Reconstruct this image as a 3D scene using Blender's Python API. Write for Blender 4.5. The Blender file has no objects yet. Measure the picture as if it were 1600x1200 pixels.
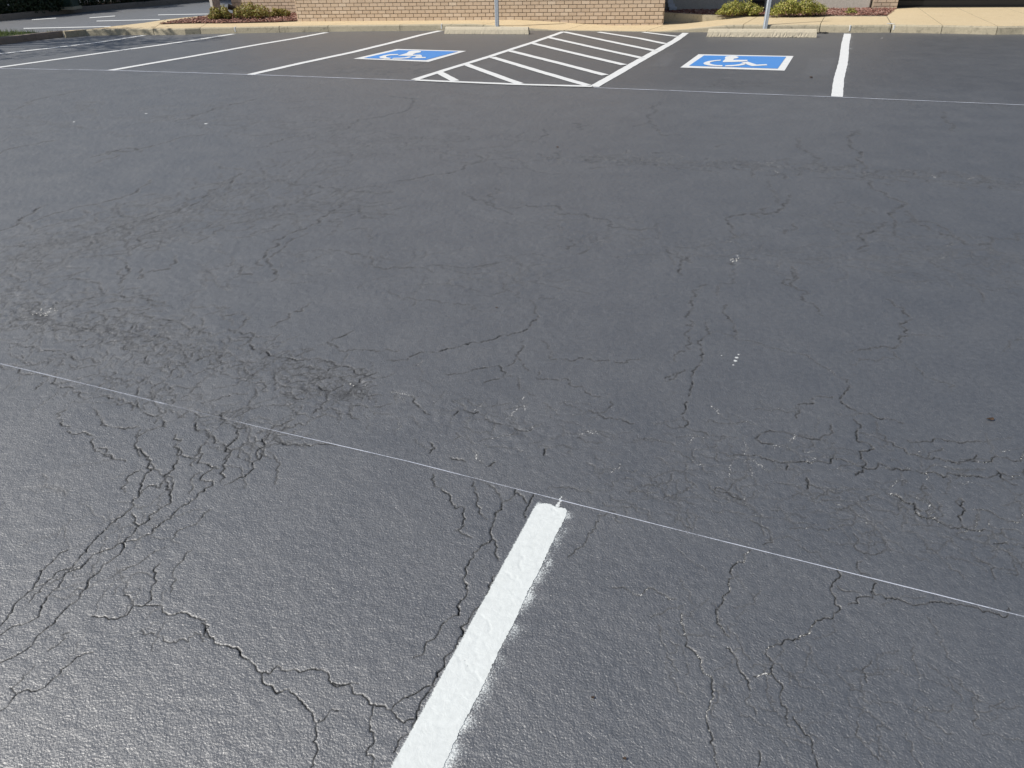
import bpy, bmesh, math, random
import numpy as np
from mathutils import Vector, Matrix

random.seed(7); rng = np.random.default_rng(11)
SC = bpy.context.scene; COL = SC.collection
R = math.radians

# ------------------------------------------------------------------ camera
FPX, HOR, CH, ROLL = 1105.0, -88.0, 1.5, R(-1.35)
TH = math.atan((600 - HOR) / FPX)
cam_d = bpy.data.cameras.new('camera'); cam = bpy.data.objects.new('camera', cam_d); COL.objects.link(cam)
cam_d.sensor_width = 36; cam_d.lens = FPX / 1600 * 36; cam_d.clip_start = 0.05; cam_d.clip_end = 900
cam.matrix_world = Matrix.Translation((0, 0, CH)) @ Matrix.Rotation(R(90) - TH, 4, 'X') @ Matrix.Rotation(ROLL, 4, 'Z')
SC.camera = cam
# ------------------------------------------------------------------ sky, sun, exposure
SUN_EL, SUN_AZ = R(46), math.atan2(-.951, -.309)          # azimuth clockwise from +Y
w = bpy.data.worlds.new('World'); SC.world = w; w.use_nodes = True
nt = w.node_tree; nt.nodes.clear()
sky = nt.nodes.new('ShaderNodeTexSky'); sky.sky_type = 'NISHITA'; sky.sun_disc = False
sky.sun_elevation = SUN_EL; sky.sun_rotation = SUN_AZ % (2 * math.pi); sky.air_density = 1.0; sky.dust_density = 1.2
bg = nt.nodes.new('ShaderNodeBackground'); bg.inputs[1].default_value = 0.074
wo = nt.nodes.new('ShaderNodeOutputWorld'); nt.links.new(sky.outputs[0], bg.inputs[0]); nt.links.new(bg.outputs[0], wo.inputs[0])
sd = bpy.data.lights.new('sun', 'SUN'); sd.energy = 4.3; sd.angle = R(.53); sd.color = (1, .955, .88)
so = bpy.data.objects.new('sun', sd); COL.objects.link(so)
S = Vector((math.sin(SUN_AZ) * math.cos(SUN_EL), math.cos(SUN_AZ) * math.cos(SUN_EL), math.sin(SUN_EL)))
so.rotation_euler = S.to_track_quat('Z', 'Y').to_euler(); so.location = S * 40
SC.view_settings.view_transform = 'Standard'; SC.view_settings.look = 'None'
SC.view_settings.exposure = 0.1; SC.view_settings.gamma = 1

# ------------------------------------------------------------------ survey helper: photo point -> place on the ground (height z)
def G(px, py, z=0.0):
    u = (px - 800) / FPX; v = (600 - py) / FPX
    u, v = u * math.cos(ROLL) - v * math.sin(ROLL), u * math.sin(ROLL) + v * math.cos(ROLL)
    d = (u, math.cos(TH) + v * math.sin(TH), -math.sin(TH) + v * math.cos(TH))
    t = (z - CH) / d[2]
    return Vector((d[0] * t, d[1] * t, z))

# ------------------------------------------------------------------ noise in numpy
_perm = np.random.default_rng(3).random((256, 256))
def vnoise(x, y, s, off=0.0):
    x = x * s + off + 1000; y = y * s + off * 1.7 + 1000
    xi = np.floor(x).astype(np.int64); yi = np.floor(y).astype(np.int64)
    fx = x - xi; fy = y - yi; fx = fx * fx * (3 - 2 * fx); fy = fy * fy * (3 - 2 * fy)
    a = _perm[xi & 255, yi & 255]; b = _perm[(xi + 1) & 255, yi & 255]
    c = _perm[xi & 255, (yi + 1) & 255]; d = _perm[(xi + 1) & 255, (yi + 1) & 255]
    return (a * (1 - fx) + b * fx) * (1 - fy) + (c * (1 - fx) + d * fx) * fy - .5
def smooth(a, b, x):
    t = np.clip((x - a) / (b - a), 0, 1); return t * t * (3 - 2 * t)
def hbase(x, y):
    x = np.asarray(x, float); y = np.asarray(y, float)
    h = .0035 * vnoise(x, y, .5, 3) + .0012 * vnoise(x, y, 1.9, 9) + .0008 * vnoise(x, y, 7, 5)
    return h * (1 - smooth(7.5, 9.0, y))

# ------------------------------------------------------------------ materials
def mat(name, build):
    m = bpy.data.materials.new(name); m.use_nodes = True
    n = m.node_tree; b = n.nodes['Principled BSDF']; build(n, b); return m
def nd(n, t, **k):
    o = n.nodes.new(t)
    for a, v in k.items(): setattr(o, a, v)
    return o
def noise(n, scale, detail=3, rough=.55, coord=None, dist=0):
    t = nd(n, 'ShaderNodeTexNoise'); t.inputs['Scale'].default_value = scale; t.inputs['Detail'].default_value = detail
    t.inputs['Roughness'].default_value = rough; t.inputs['Distortion'].default_value = dist
    if coord: n.links.new(coord, t.inputs['Vector'])
    return t.outputs['Fac']
def ramp(n, fac, stops):
    r = nd(n, 'ShaderNodeValToRGB'); e = r.color_ramp.elements
    while len(e) < len(stops): e.new(.5)
    for i, (p, c) in enumerate(stops):
        e[i].position = p; e[i].color = (c, c, c, 1) if not isinstance(c, tuple) else (*c, 1)
    n.links.new(fac, r.inputs[0]); return r.outputs[0]
def mix(n, fac, a, b, mode='MIX'):
    m = nd(n, 'ShaderNodeMix', data_type='RGBA', blend_type=mode)
    for sock, v in ((m.inputs['Factor'], fac), (m.inputs['A'], a), (m.inputs['B'], b)):
        if isinstance(v, (int, float)): sock.default_value = v if sock.type == 'VALUE' else (v, v, v, 1)
        elif isinstance(v, tuple): sock.default_value = (*v, 1)
        else: n.links.new(v, sock)
    return m.outputs['Result']
def mth(n, op, a, b=0.0, clamp=False):
    m = nd(n, 'ShaderNodeMath', operation=op); m.use_clamp = clamp
    for i, v in enumerate((a, b)):
        if isinstance(v, (int, float)): m.inputs[i].default_value = v
        else: n.links.new(v, m.inputs[i])
    return m.outputs[0]
def bump(n, b, h, dist, strength=1.0, prev=None):
    k = nd(n, 'ShaderNodeBump'); k.inputs['Distance'].default_value = dist; k.inputs['Strength'].default_value = strength
    n.links.new(h, k.inputs['Height'])
    if prev: n.links.new(prev, k.inputs['Normal'])
    if b: n.links.new(k.outputs[0], b.inputs['Normal'])
    return k.outputs[0]
def obco(n): return nd(n, 'ShaderNodeTexCoord').outputs['Object']
def geo(n): return nd(n, 'ShaderNodeNewGeometry').outputs['Position']
def att(n, name):
    a = nd(n, 'ShaderNodeAttribute'); a.attribute_name = name; return a.outputs['Fac']

def _asphalt(n, b):
    co = geo(n)
    big = noise(n, .55, 3, .6, co); mid = noise(n, 3.5, 4, .6, co); fine = noise(n, 140, 3, .6, co)
    col = mix(n, ramp(n, big, [(.3, 0.0), (.7, 1.0)]), (.038, .0405, .0450), (.051, .0535, .0580))
    col = mix(n, .5, col, ramp(n, mid, [(.25, (.034, .036, .0405)), (.75, (.056, .0585, .0635))]))
    col = mix(n, .45, col, ramp(n, fine, [(.3, (.030, .032, .036)), (.7, (.110, .113, .120))]))
    grain = noise(n, 48, 3, .7, co)
    col = mix(n, .42, col, ramp(n, grain, [(.34, (.017, .0185, .0215)), (.66, (.090, .094, .102))]))
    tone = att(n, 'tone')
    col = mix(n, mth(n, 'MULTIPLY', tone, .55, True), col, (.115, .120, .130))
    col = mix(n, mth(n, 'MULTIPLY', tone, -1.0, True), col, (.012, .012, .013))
    # pale grit let go by the seal coat
    specks = noise(n, 330, 1, .5, co)
    sp = ramp(n, specks, [(.66, 0.0), (.74, 1.0)])
    col = mix(n, mth(n, 'MULTIPLY', sp, .45), col, (.38, .38, .38))
    cr = att(n, 'crack')
    col = mix(n, mth(n, 'MULTIPLY', cr, 1.0, True), col, (.010, .012, .015))
    du = att(n, 'dust_glint'); dn = noise(n, 210, 2, .6, co)
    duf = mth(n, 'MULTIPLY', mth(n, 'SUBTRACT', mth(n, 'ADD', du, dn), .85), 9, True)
    col = mix(n, duf, col, (.62, .62, .60))  # pale grit, plus sun glints on crack edges painted into the colour
    spv = att(n, 'spray'); sn = noise(n, 230, 4, .8, co)
    spf = mth(n, 'MULTIPLY', mth(n, 'SUBTRACT', mth(n, 'ADD', spv, sn), .90), 6, True)
    col = mix(n, spf, col, (.72, .76, .75))
    n.links.new(col, b.inputs['Base Color'])
    rv = ramp(n, mid, [(.3, .50), (.7, .57)])
    n.links.new(mth(n, 'ADD', rv, mth(n, 'MULTIPLY', cr, .4)), b.inputs['Roughness'])
    n.links.new(mth(n, 'SUBTRACT', .96, cr, True), b.inputs['Specular IOR Level']); b.inputs['IOR'].default_value = 2.12
    n1 = noise(n, 85, 4, .65, co, .5); n2 = noise(n, 24, 2, .5, co)
    n3 = noise(n, 190, 2, .5, co)
    k = bump(n, None, n2, .0020, 1.0)
    k = bump(n, None, n1, .0020, 1.0, k)
    bump(n, b, n3, .0017, 1.0, k)
M_asph = mat('sealed_asphalt', _asphalt)

def _paint(col, wear=.15, rough=.55, bd=.002):
    def f(n, b):
        co = geo(n)
        a = noise(n, 60, 4, .6, co); g = noise(n, 8, 4, .6, co)
        c = mix(n, mth(n, 'MULTIPLY', ramp(n, a, [(.4, 1.0), (.6, 0.0)]), wear), col, tuple(v * .72 for v in col))
        c = mix(n, mth(n, 'MULTIPLY', ramp(n, g, [(.35, 1.0), (.6, 0.0)]), wear * .7), c, tuple(v * .8 for v in col))
        n.links.new(c, b.inputs['Base Color']); b.inputs['Roughness'].default_value = rough
        bump(n, b, noise(n, 38, 3, .6, co, .5), bd)
    return f
M_white = mat('white_paint', _paint((.70, .735, .73), .22, .6, .0017))
M_white_far = mat('white_line_paint', _paint((.78, .795, .795), .22, .6, .001))
M_blue = mat('blue_paint', _paint((.075, .275, .69), .16, .55, .001))

def _chalk(n, b):
    co = geo(n)
    b.inputs['Base Color'].default_value = (.66, .70, .80, 1); b.inputs['Roughness'].default_value = .9
    f = mth(n, 'ADD', mth(n, 'MULTIPLY', noise(n, 3.2, 3, .6, co), 1.4), mth(n, 'MULTIPLY', noise(n, 150, 2, .6, co), .8))
    a = ramp(n, mth(n, 'SUBTRACT', f, .55), [(.18, .15), (.62, .92)])
    a = mth(n, 'MULTIPLY', a, att(n, 'strength'))
    n.links.new(a, b.inputs['Alpha'])
    bump(n, b, noise(n, 90, 2, .6, co), .002)
M_chalk = mat('chalk', _chalk)

def _conc(c1, c2, sc=1.0, bd=.003, rough=.85, stain=None, pits=0.0):
    def f(n, b):
        co = geo(n)
        a = noise(n, 1.6 * sc, 5, .65, co); g = noise(n, 45 * sc, 4, .7, co)
        c = mix(n, ramp(n, a, [(.3, 0.0), (.7, 1.0)]), c1, c2)
        c = mix(n, .55, c, ramp(n, g, [(.3, tuple(v * .74 for v in c1)), (.7, tuple(min(1, v * 1.2) for v in c2))]))
        if stain:
            s = noise(n, 5.5 * sc, 5, .7, co, 1.0)
            c = mix(n, ramp(n, s, [(.54, 0.0), (.70, .75)]), c, stain)
        if pits:
            p = noise(n, 70 * sc, 2, .5, co); c = mix(n, mth(n, 'MULTIPLY', ramp(n, p, [(.62, 0.0), (.70, 1.0)]), pits), c, tuple(v * .35 for v in c1))
        n.links.new(c, b.inputs['Base Color']); b.inputs['Roughness'].default_value = rough
        bump(n, b, noise(n, 60 * sc, 4, .7, co), bd)
    return f
M_walk = mat('sidewalk_concrete', _conc((.60, .475, .29), (.67, .55, .36), 1, .002, .85, (.52, .41, .25), .10))
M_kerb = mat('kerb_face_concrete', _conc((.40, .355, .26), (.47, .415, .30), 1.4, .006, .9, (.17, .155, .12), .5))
M_dkerb = mat('shaded_kerb_concrete', _conc((.22, .18, .15), (.29, .24, .20), 1.5, .005, .9, (.12, .10, .085), .4))  # shade on the island and driveway kerbs put into a darker colour
M_stop = mat('wheel_stop_concrete', _conc((.50, .44, .33), (.58, .52, .40), 2.0, .004, .9, (.40, .36, .29), .25))
M_wallp = mat('smooth_stone_panel', _conc((.50, .46, .40), (.56, .52, .455), .8, .001, .8, (.45, .41, .35), .1))
M_bronze = mat('dark_bronze_metal', lambda n, b: (b.inputs['Base Color'].__setattr__('default_value', (.012, .011, .011, 1)), b.inputs['Roughness'].__setattr__('default_value', .45)))
def simple(name, col, rough=.6, metal=0.0, var=.15, sc=30, bd=0.0):
    def f(n, b):
        co = obco(n); a = noise(n, sc, 4, .6, co)
        n.links.new(ramp(n, a, [(.3, tuple(v * (1 - var) for v in col)), (.7, tuple(min(1, v * (1 + var)) for v in col))]), b.inputs['Base Color'])
        b.inputs['Roughness'].default_value = rough; b.inputs['Metallic'].default_value = metal
        if bd: bump(n, b, noise(n, sc * 3, 3, .6, co), bd)
    return mat(name, f)
M_glass = simple('tinted_glass', (.008, .009, .011), .08, 0, .1, 2)
M_galv = simple('galvanised_steel', (.56, .60, .64), .5, .15, .12, 60)
M_mortar = mat('mortar', _conc((.30, .245, .185), (.37, .305, .23), 3, .002, .95))
M_spout = simple('white_aluminium', (.62, .64, .68), .4, 0, .08, 10)
M_black = simple('black_plastic', (.014, .014, .015), .35, 0, .2, 20)
M_green = simple('green_enamel', (.018, .042, .030), .45, 0, .15, 10)
M_roof = simple('roof_membrane', (.16, .16, .16), .8, 0, .1, 4)
M_bark = simple('bark', (.11, .08, .055), .9, 0, .35, 14, .02)
M_soil = simple('mulch_soil', (.085, .045, .034), .95, 0, .4, 40, .02)
M_turf = simple('turf_soil', (.06, .075, .03), .95, 0, .3, 20)
M_post2 = simple('weathered_grey_timber', (.33, .31, .285), .8, 0, .25, 18, .004)

def _brick(n, b):
    oi = nd(n, 'ShaderNodeObjectInfo'); gi = nd(n, 'ShaderNodeNewGeometry')
    r = mth(n, 'FRACT', mth(n, 'ADD', oi.outputs['Random'], gi.outputs['Random Per Island']))
    c = ramp(n, r, [(0, (.48, .37, .27)), (.3, (.57, .45, .335)), (.6, (.53, .41, .30)), (.85, (.60, .48, .37)), (1, (.66, .55, .43))])
    co = gi.outputs['Position']
    c = mix(n, .35, c, ramp(n, noise(n, 90, 4, .7, co), [(.3, (.40, .31, .225)), (.7, (.70, .57, .44))]))
    n.links.new(c, b.inputs['Base Color']); b.inputs['Roughness'].default_value = .9
    bump(n, b, noise(n, 120, 3, .6, co), .002)
M_brick = mat('tan_brick', _brick)
def leafmat(name, stops, rough=.5, trans=.25):
    def f(n, b):
        gi = nd(n, 'ShaderNodeNewGeometry')
        n.links.new(ramp(n, gi.outputs['Random Per Island'], stops), b.inputs['Base Color'])
        b.inputs['Roughness'].default_value = rough
        if trans:
            t = nd(n, 'ShaderNodeBsdfTranslucent'); m = nd(n, 'ShaderNodeMixShader'); m.inputs[0].default_value = trans
            n.links.new(ramp(n, gi.outputs['Random Per Island'], stops), t.inputs[0])
            o = n.nodes['Material Output']; n.links.new(b.outputs[0], m.inputs[1]); n.links.new(t.outputs[0], m.inputs[2]); n.links.new(m.outputs[0], o.inputs[0])
    return mat(name, f)
M_shrub = leafmat('yellow_green_leaf', [(0, (.12, .12, .03)), (.25, (.28, .28, .06)), (.6, (.40, .37, .10)), (.85, (.46, .36, .14)), (1, (.34, .17, .09))])
M_shrubd = leafmat('mid_green_leaf', [(0, (.12, .13, .03)), (.4, (.30, .32, .06)), (.8, (.46, .45, .12)), (1, (.56, .44, .20))])
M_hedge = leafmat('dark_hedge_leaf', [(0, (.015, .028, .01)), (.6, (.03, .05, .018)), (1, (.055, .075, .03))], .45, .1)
M_tree = leafmat('tree_leaf', [(0, (.04, .07, .02)), (1, (.09, .12, .035))])
M_grass = leafmat('grass_blade', [(0, (.07, .12, .025)), (.6, (.13, .19, .04)), (1, (.22, .24, .08))], .6, .3)
M_chip = leafmat('mulch_chip', [(0, (.09, .04, .03)), (.3, (.20, .085, .065)), (.6, (.30, .15, .115)), (.85, (.42, .25, .20)), (1, (.50, .36, .29))], .9, 0)
M_dleaf = simple('dry_leaf', (.06, .035, .02), .8, 0, .3, 40)
M_stone = simple('pale_gravel', (.50, .49, .46), .8, 0, .25, 60)

# ------------------------------------------------------------------ object helpers
def link(o, parent=None):
    COL.objects.link(o)
    if parent: o.parent = parent
    return o
def meshobj(name, verts, faces, m=None, parent=None, mats=None, mi=None, smooth_=False):
    me = bpy.data.meshes.new(name); me.from_pydata([tuple(v) for v in verts], [], faces)
    for q in (mats or ([m] if m else [])): me.materials.append(q)
    if mi is not None: me.polygons.foreach_set('material_index', mi)
    if smooth_: me.polygons.foreach_set('use_smooth', [True] * len(me.polygons))
    me.update()
    return link(bpy.data.objects.new(name, me), parent)
def bmobj(name, bm, m, parent=None, smooth_=False):
    bmesh.ops.recalc_face_normals(bm, faces=bm.faces[:])
    me = bpy.data.meshes.new(name); bm.to_mesh(me); bm.free()
    for q in (m if isinstance(m, list) else [m]): me.materials.append(q)
    if smooth_: me.polygons.foreach_set('use_smooth', [True] * len(me.polygons))
    return link(bpy.data.objects.new(name, me), parent)
def tag(o, label=None, cat=None, group=None, kind=None):
    if label: o['label'] = label
    if cat: o['category'] = cat
    if group: o['group'] = group
    if kind: o['kind'] = kind
    return o
def empty(name, loc, label=None, cat=None, group=None, kind=None):
    o = bpy.data.objects.new(name, None); o.empty_display_size = .2; COL.objects.link(o); o.location = loc
    return tag(o, label, cat, group, kind)
def add_box(bm, c, ax, ay, az, hx, hy, hz, bev=0.0):
    c = Vector(c); vs = []
    for sz in (-1, 1):
        for sx, sy in ((-1, -1), (1, -1), (1, 1), (-1, 1)):
            vs.append(bm.verts.new(c + ax * (hx * sx) + ay * (hy * sy) + az * (hz * sz)))
    fs = [bm.faces.new([vs[i] for i in q]) for q in ((3, 2, 1, 0), (4, 5, 6, 7), (0, 1, 5, 4), (1, 2, 6, 5), (2, 3, 7, 6), (3, 0, 4, 7))]
    if bev:
        es = list({e for f in fs for e in f.edges}); bmesh.ops.bevel(bm, geom=es, offset=bev, segments=1, affect='EDGES')
X, Y, Z = Vector((1, 0, 0)), Vector((0, 1, 0)), Vector((0, 0, 1))
def add_tube(bm, pts, rads, seg=10, cap=True):
    rings = []
    for i, p in enumerate(pts):
        p = Vector(p); a = Vector(pts[max(i - 1, 0)]); c = Vector(pts[min(i + 1, len(pts) - 1)])
        t = (c - a).normalized(); u = t.orthogonal().normalized() if abs(t.z) < .95 else t.cross(Y).normalized(); v = t.cross(u)
        rings.append([bm.verts.new(p + (u * math.cos(2 * math.pi * k / seg) + v * math.sin(2 * math.pi * k / seg)) * rads[i]) for k in range(seg)])
    for a, c in zip(rings, rings[1:]):
        for k in range(seg): bm.faces.new((a[k], a[(k + 1) % seg], c[(k + 1) % seg], c[k]))
    if cap: bm.faces.new(rings[0][::-1]); bm.faces.new(rings[-1])

# ================================================================== THE LOT: one sheet with real relief and real cracks
# rows and columns: fine where the tarmac is close, coarse far away
rowY = [float(G(800, p).y) for p in np.arange(1275, 44, -1.28)]
rowY = np.array([-9, -6, -4, -2.6, -1.6, -.9, -.4, -.1, .12, .3, .42, .52, .6, .66] + [v for v in rowY if v > .70] + [16.5, 17.5, 19, 21, 24, 28, 34, 44, 60])
rowY = np.array(sorted(set(rowY)))
sd_ = np.linspace(-1.13, 1.13, 1120)
colS = np.concatenate([[-6, -4.2, -3, -2.2, -1.75, -1.45, -1.25], sd_, [1.25, 1.45, 1.75, 2.2, 3, 4.2, 6]])
FK, FA = .60, .98
def spread(y): return FK * (np.maximum(y, 0) + FA) + .02 * np.maximum(-y, 0)
NR, NC = len(rowY), len(colS)
YY = np.repeat(rowY[:, None], NC, 1); XX = colS[None, :] * spread(YY)
HH = hbase(XX, YY)
crack = np.zeros((NR, NC), np.float32); carve = np.zeros((NR, NC), np.float32)
dust_glint = np.zeros((NR, NC), np.float32); spray = np.zeros((NR, NC), np.float32); tone = np.zeros((NR, NC), np.float32)
rowi = np.arange(NR); coli = np.arange(NC)
def cellx(y): return (sd_[1] - sd_[0]) * FK * (y + FA)
def celly(y):
    r = int(np.clip(np.searchsorted(rowY, y), 1, NR - 1)); return rowY[r] - rowY[r - 1]
def box_idx(x0, x1, y0, y1):
    r0 = max(0, int(np.searchsorted(rowY, y0)) - 1); r1 = min(NR, int(np.searchsorted(rowY, y1)) + 1)
    ca = min(x0 / spread(y0), x0 / spread(y1)); cb = max(x1 / spread(y0), x1 / spread(y1))
    c0 = max(0, int(np.searchsorted(colS, ca)) - 1); c1 = min(NC, int(np.searchsorted(colS, cb)) + 1)
    return r0, r1, c0, c1
def stamp(p, q, w0, w1, amp, glint_dust):
    """cut one short piece of crack into the sheet; w: width in metres"""
    ym = (p[1] + q[1]) / 2
    if ym < .3 or ym > 13.3: return
    cx, cy = cellx(ym), celly(ym)
    cell = max(cx, min(cy, cx * 2.2))
    hw0 = max((w0 + w1) / 4, .74 * cell); att_ = min(1.0, ((w0 + w1) / 4 * 1.6 + .0016 + .0012 * float(smooth(2, 5, ym))) / hw0) ** .8
    pad = max(hw0, .016)
    r0, r1, c0, c1 = box_idx(min(p[0], q[0]) - pad, max(p[0], q[0]) + pad, min(p[1], q[1]) - max(pad, cy), max(p[1], q[1]) + max(pad, cy))
    if r1 <= r0 or c1 <= c0: return
    xs = XX[r0:r1, c0:c1]; ys = YY[r0:r1, c0:c1]
    dx, dy = q[0] - p[0], q[1] - p[1]; L2 = dx * dx + dy * dy + 1e-12
    t = np.clip(((xs - p[0]) * dx + (ys - p[1]) * dy) / L2, 0, 1)
    ex = xs - p[0] - t * dx; ey = ys - p[1] - t * dy
    # rows far away are wider apart than columns: measure distance in cells
    d = np.sqrt(ex ** 2 + (ey * min(1.0, cx * 1.6 / cy)) ** 2)
    prof = np.clip(1.2 - d / hw0, 0, 1)
    a = amp * att_; cprof = np.clip(1.15 - d / (hw0 * 1.12), 0, 1); prof = np.clip(1.1 - d / (hw0 * .85), 0, 1)
    crack[r0:r1, c0:c1] = np.maximum(crack[r0:r1, c0:c1], np.clip(cprof * 1.5, 0, 1) * a)
    sag = .0009 * np.clip(1 - d / pad, 0, 1) ** 2
    carve[r0:r1, c0:c1] = np.maximum(carve[r0:r1, c0:c1], prof * min(.011, 1.3 * (w0 + w1) / 2 + .0015) * a * (1 - .35 * float(smooth(1.6, 2.8, ym))) + sag * amp * .3)
    if glint_dust:
        dust_glint[r0:r1, c0:c1] = np.maximum(dust_glint[r0:r1, c0:c1], np.clip(1 - d / (hw0 * 1.25), 0, 1) ** .6 * glint_dust)
def jag(pts, ymin, rough=.16):
    pts = [np.array(p, float) for p in pts]
    for _ in range(7):
        out = [pts[0]]; done = True
        for a, c in zip(pts, pts[1:]):
            L = np.linalg.norm(c - a); lim = max(.009, 2.0 * cellx(max(.5, (a[1] + c[1]) / 2)))
            if L > lim:
                m = (a + c) / 2; nrm = np.array([-(c - a)[1], (c - a)[0]])
                m = m + nrm * random.gauss(0, rough); out += [m, c]; done = False
            else: out.append(c)
        pts = out
        if done: break
    return pts
def cut(pts, width, glint_dust=0.0, amp=1.0, taper=(.35, .35), rough=.15):
    P = jag(pts, 0, rough); n = len(P); ph = random.random() * 50
    for i in range(n - 1):
        t = i / max(1, n - 1)
        tp = min(1, taper[0] + t * 5 * (1 - taper[0]), taper[1] + (1 - t) * 5 * (1 - taper[1]))
        v = .72 + .55 * math.sin(i * .37 + ph) * math.sin(i * .11 + ph) + random.uniform(-.25, .3)
        wv = max(.0006, width * tp * v)
        dd = glint_dust * (1.0 if math.sin(i * .23 + ph * 2) + random.uniform(-.7, .7) > .1 else .45)
        g_ = float(np.clip(.82 + .5 * math.sin(i * .29 + ph * 3) + .35 * math.sin(i * .83 + ph) + random.uniform(-.35, .35), .12, 1))
        stamp(P[i], P[i + 1], wv, wv, amp * (g_ if pts[0][1] > 2.2 else .45 + .55 * g_), dd)

CROPS = {6: (0, 700, 2.4), 7: (520, 740, 2.609), 8: (1040, 740, 2.609), 3: (0, 420, 3.019), 4: (500, 420, 2.857), 5: (1040, 420, 2.857), 1: (0, 150, 2.0), 2: (800, 150, 2.0)}
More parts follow.
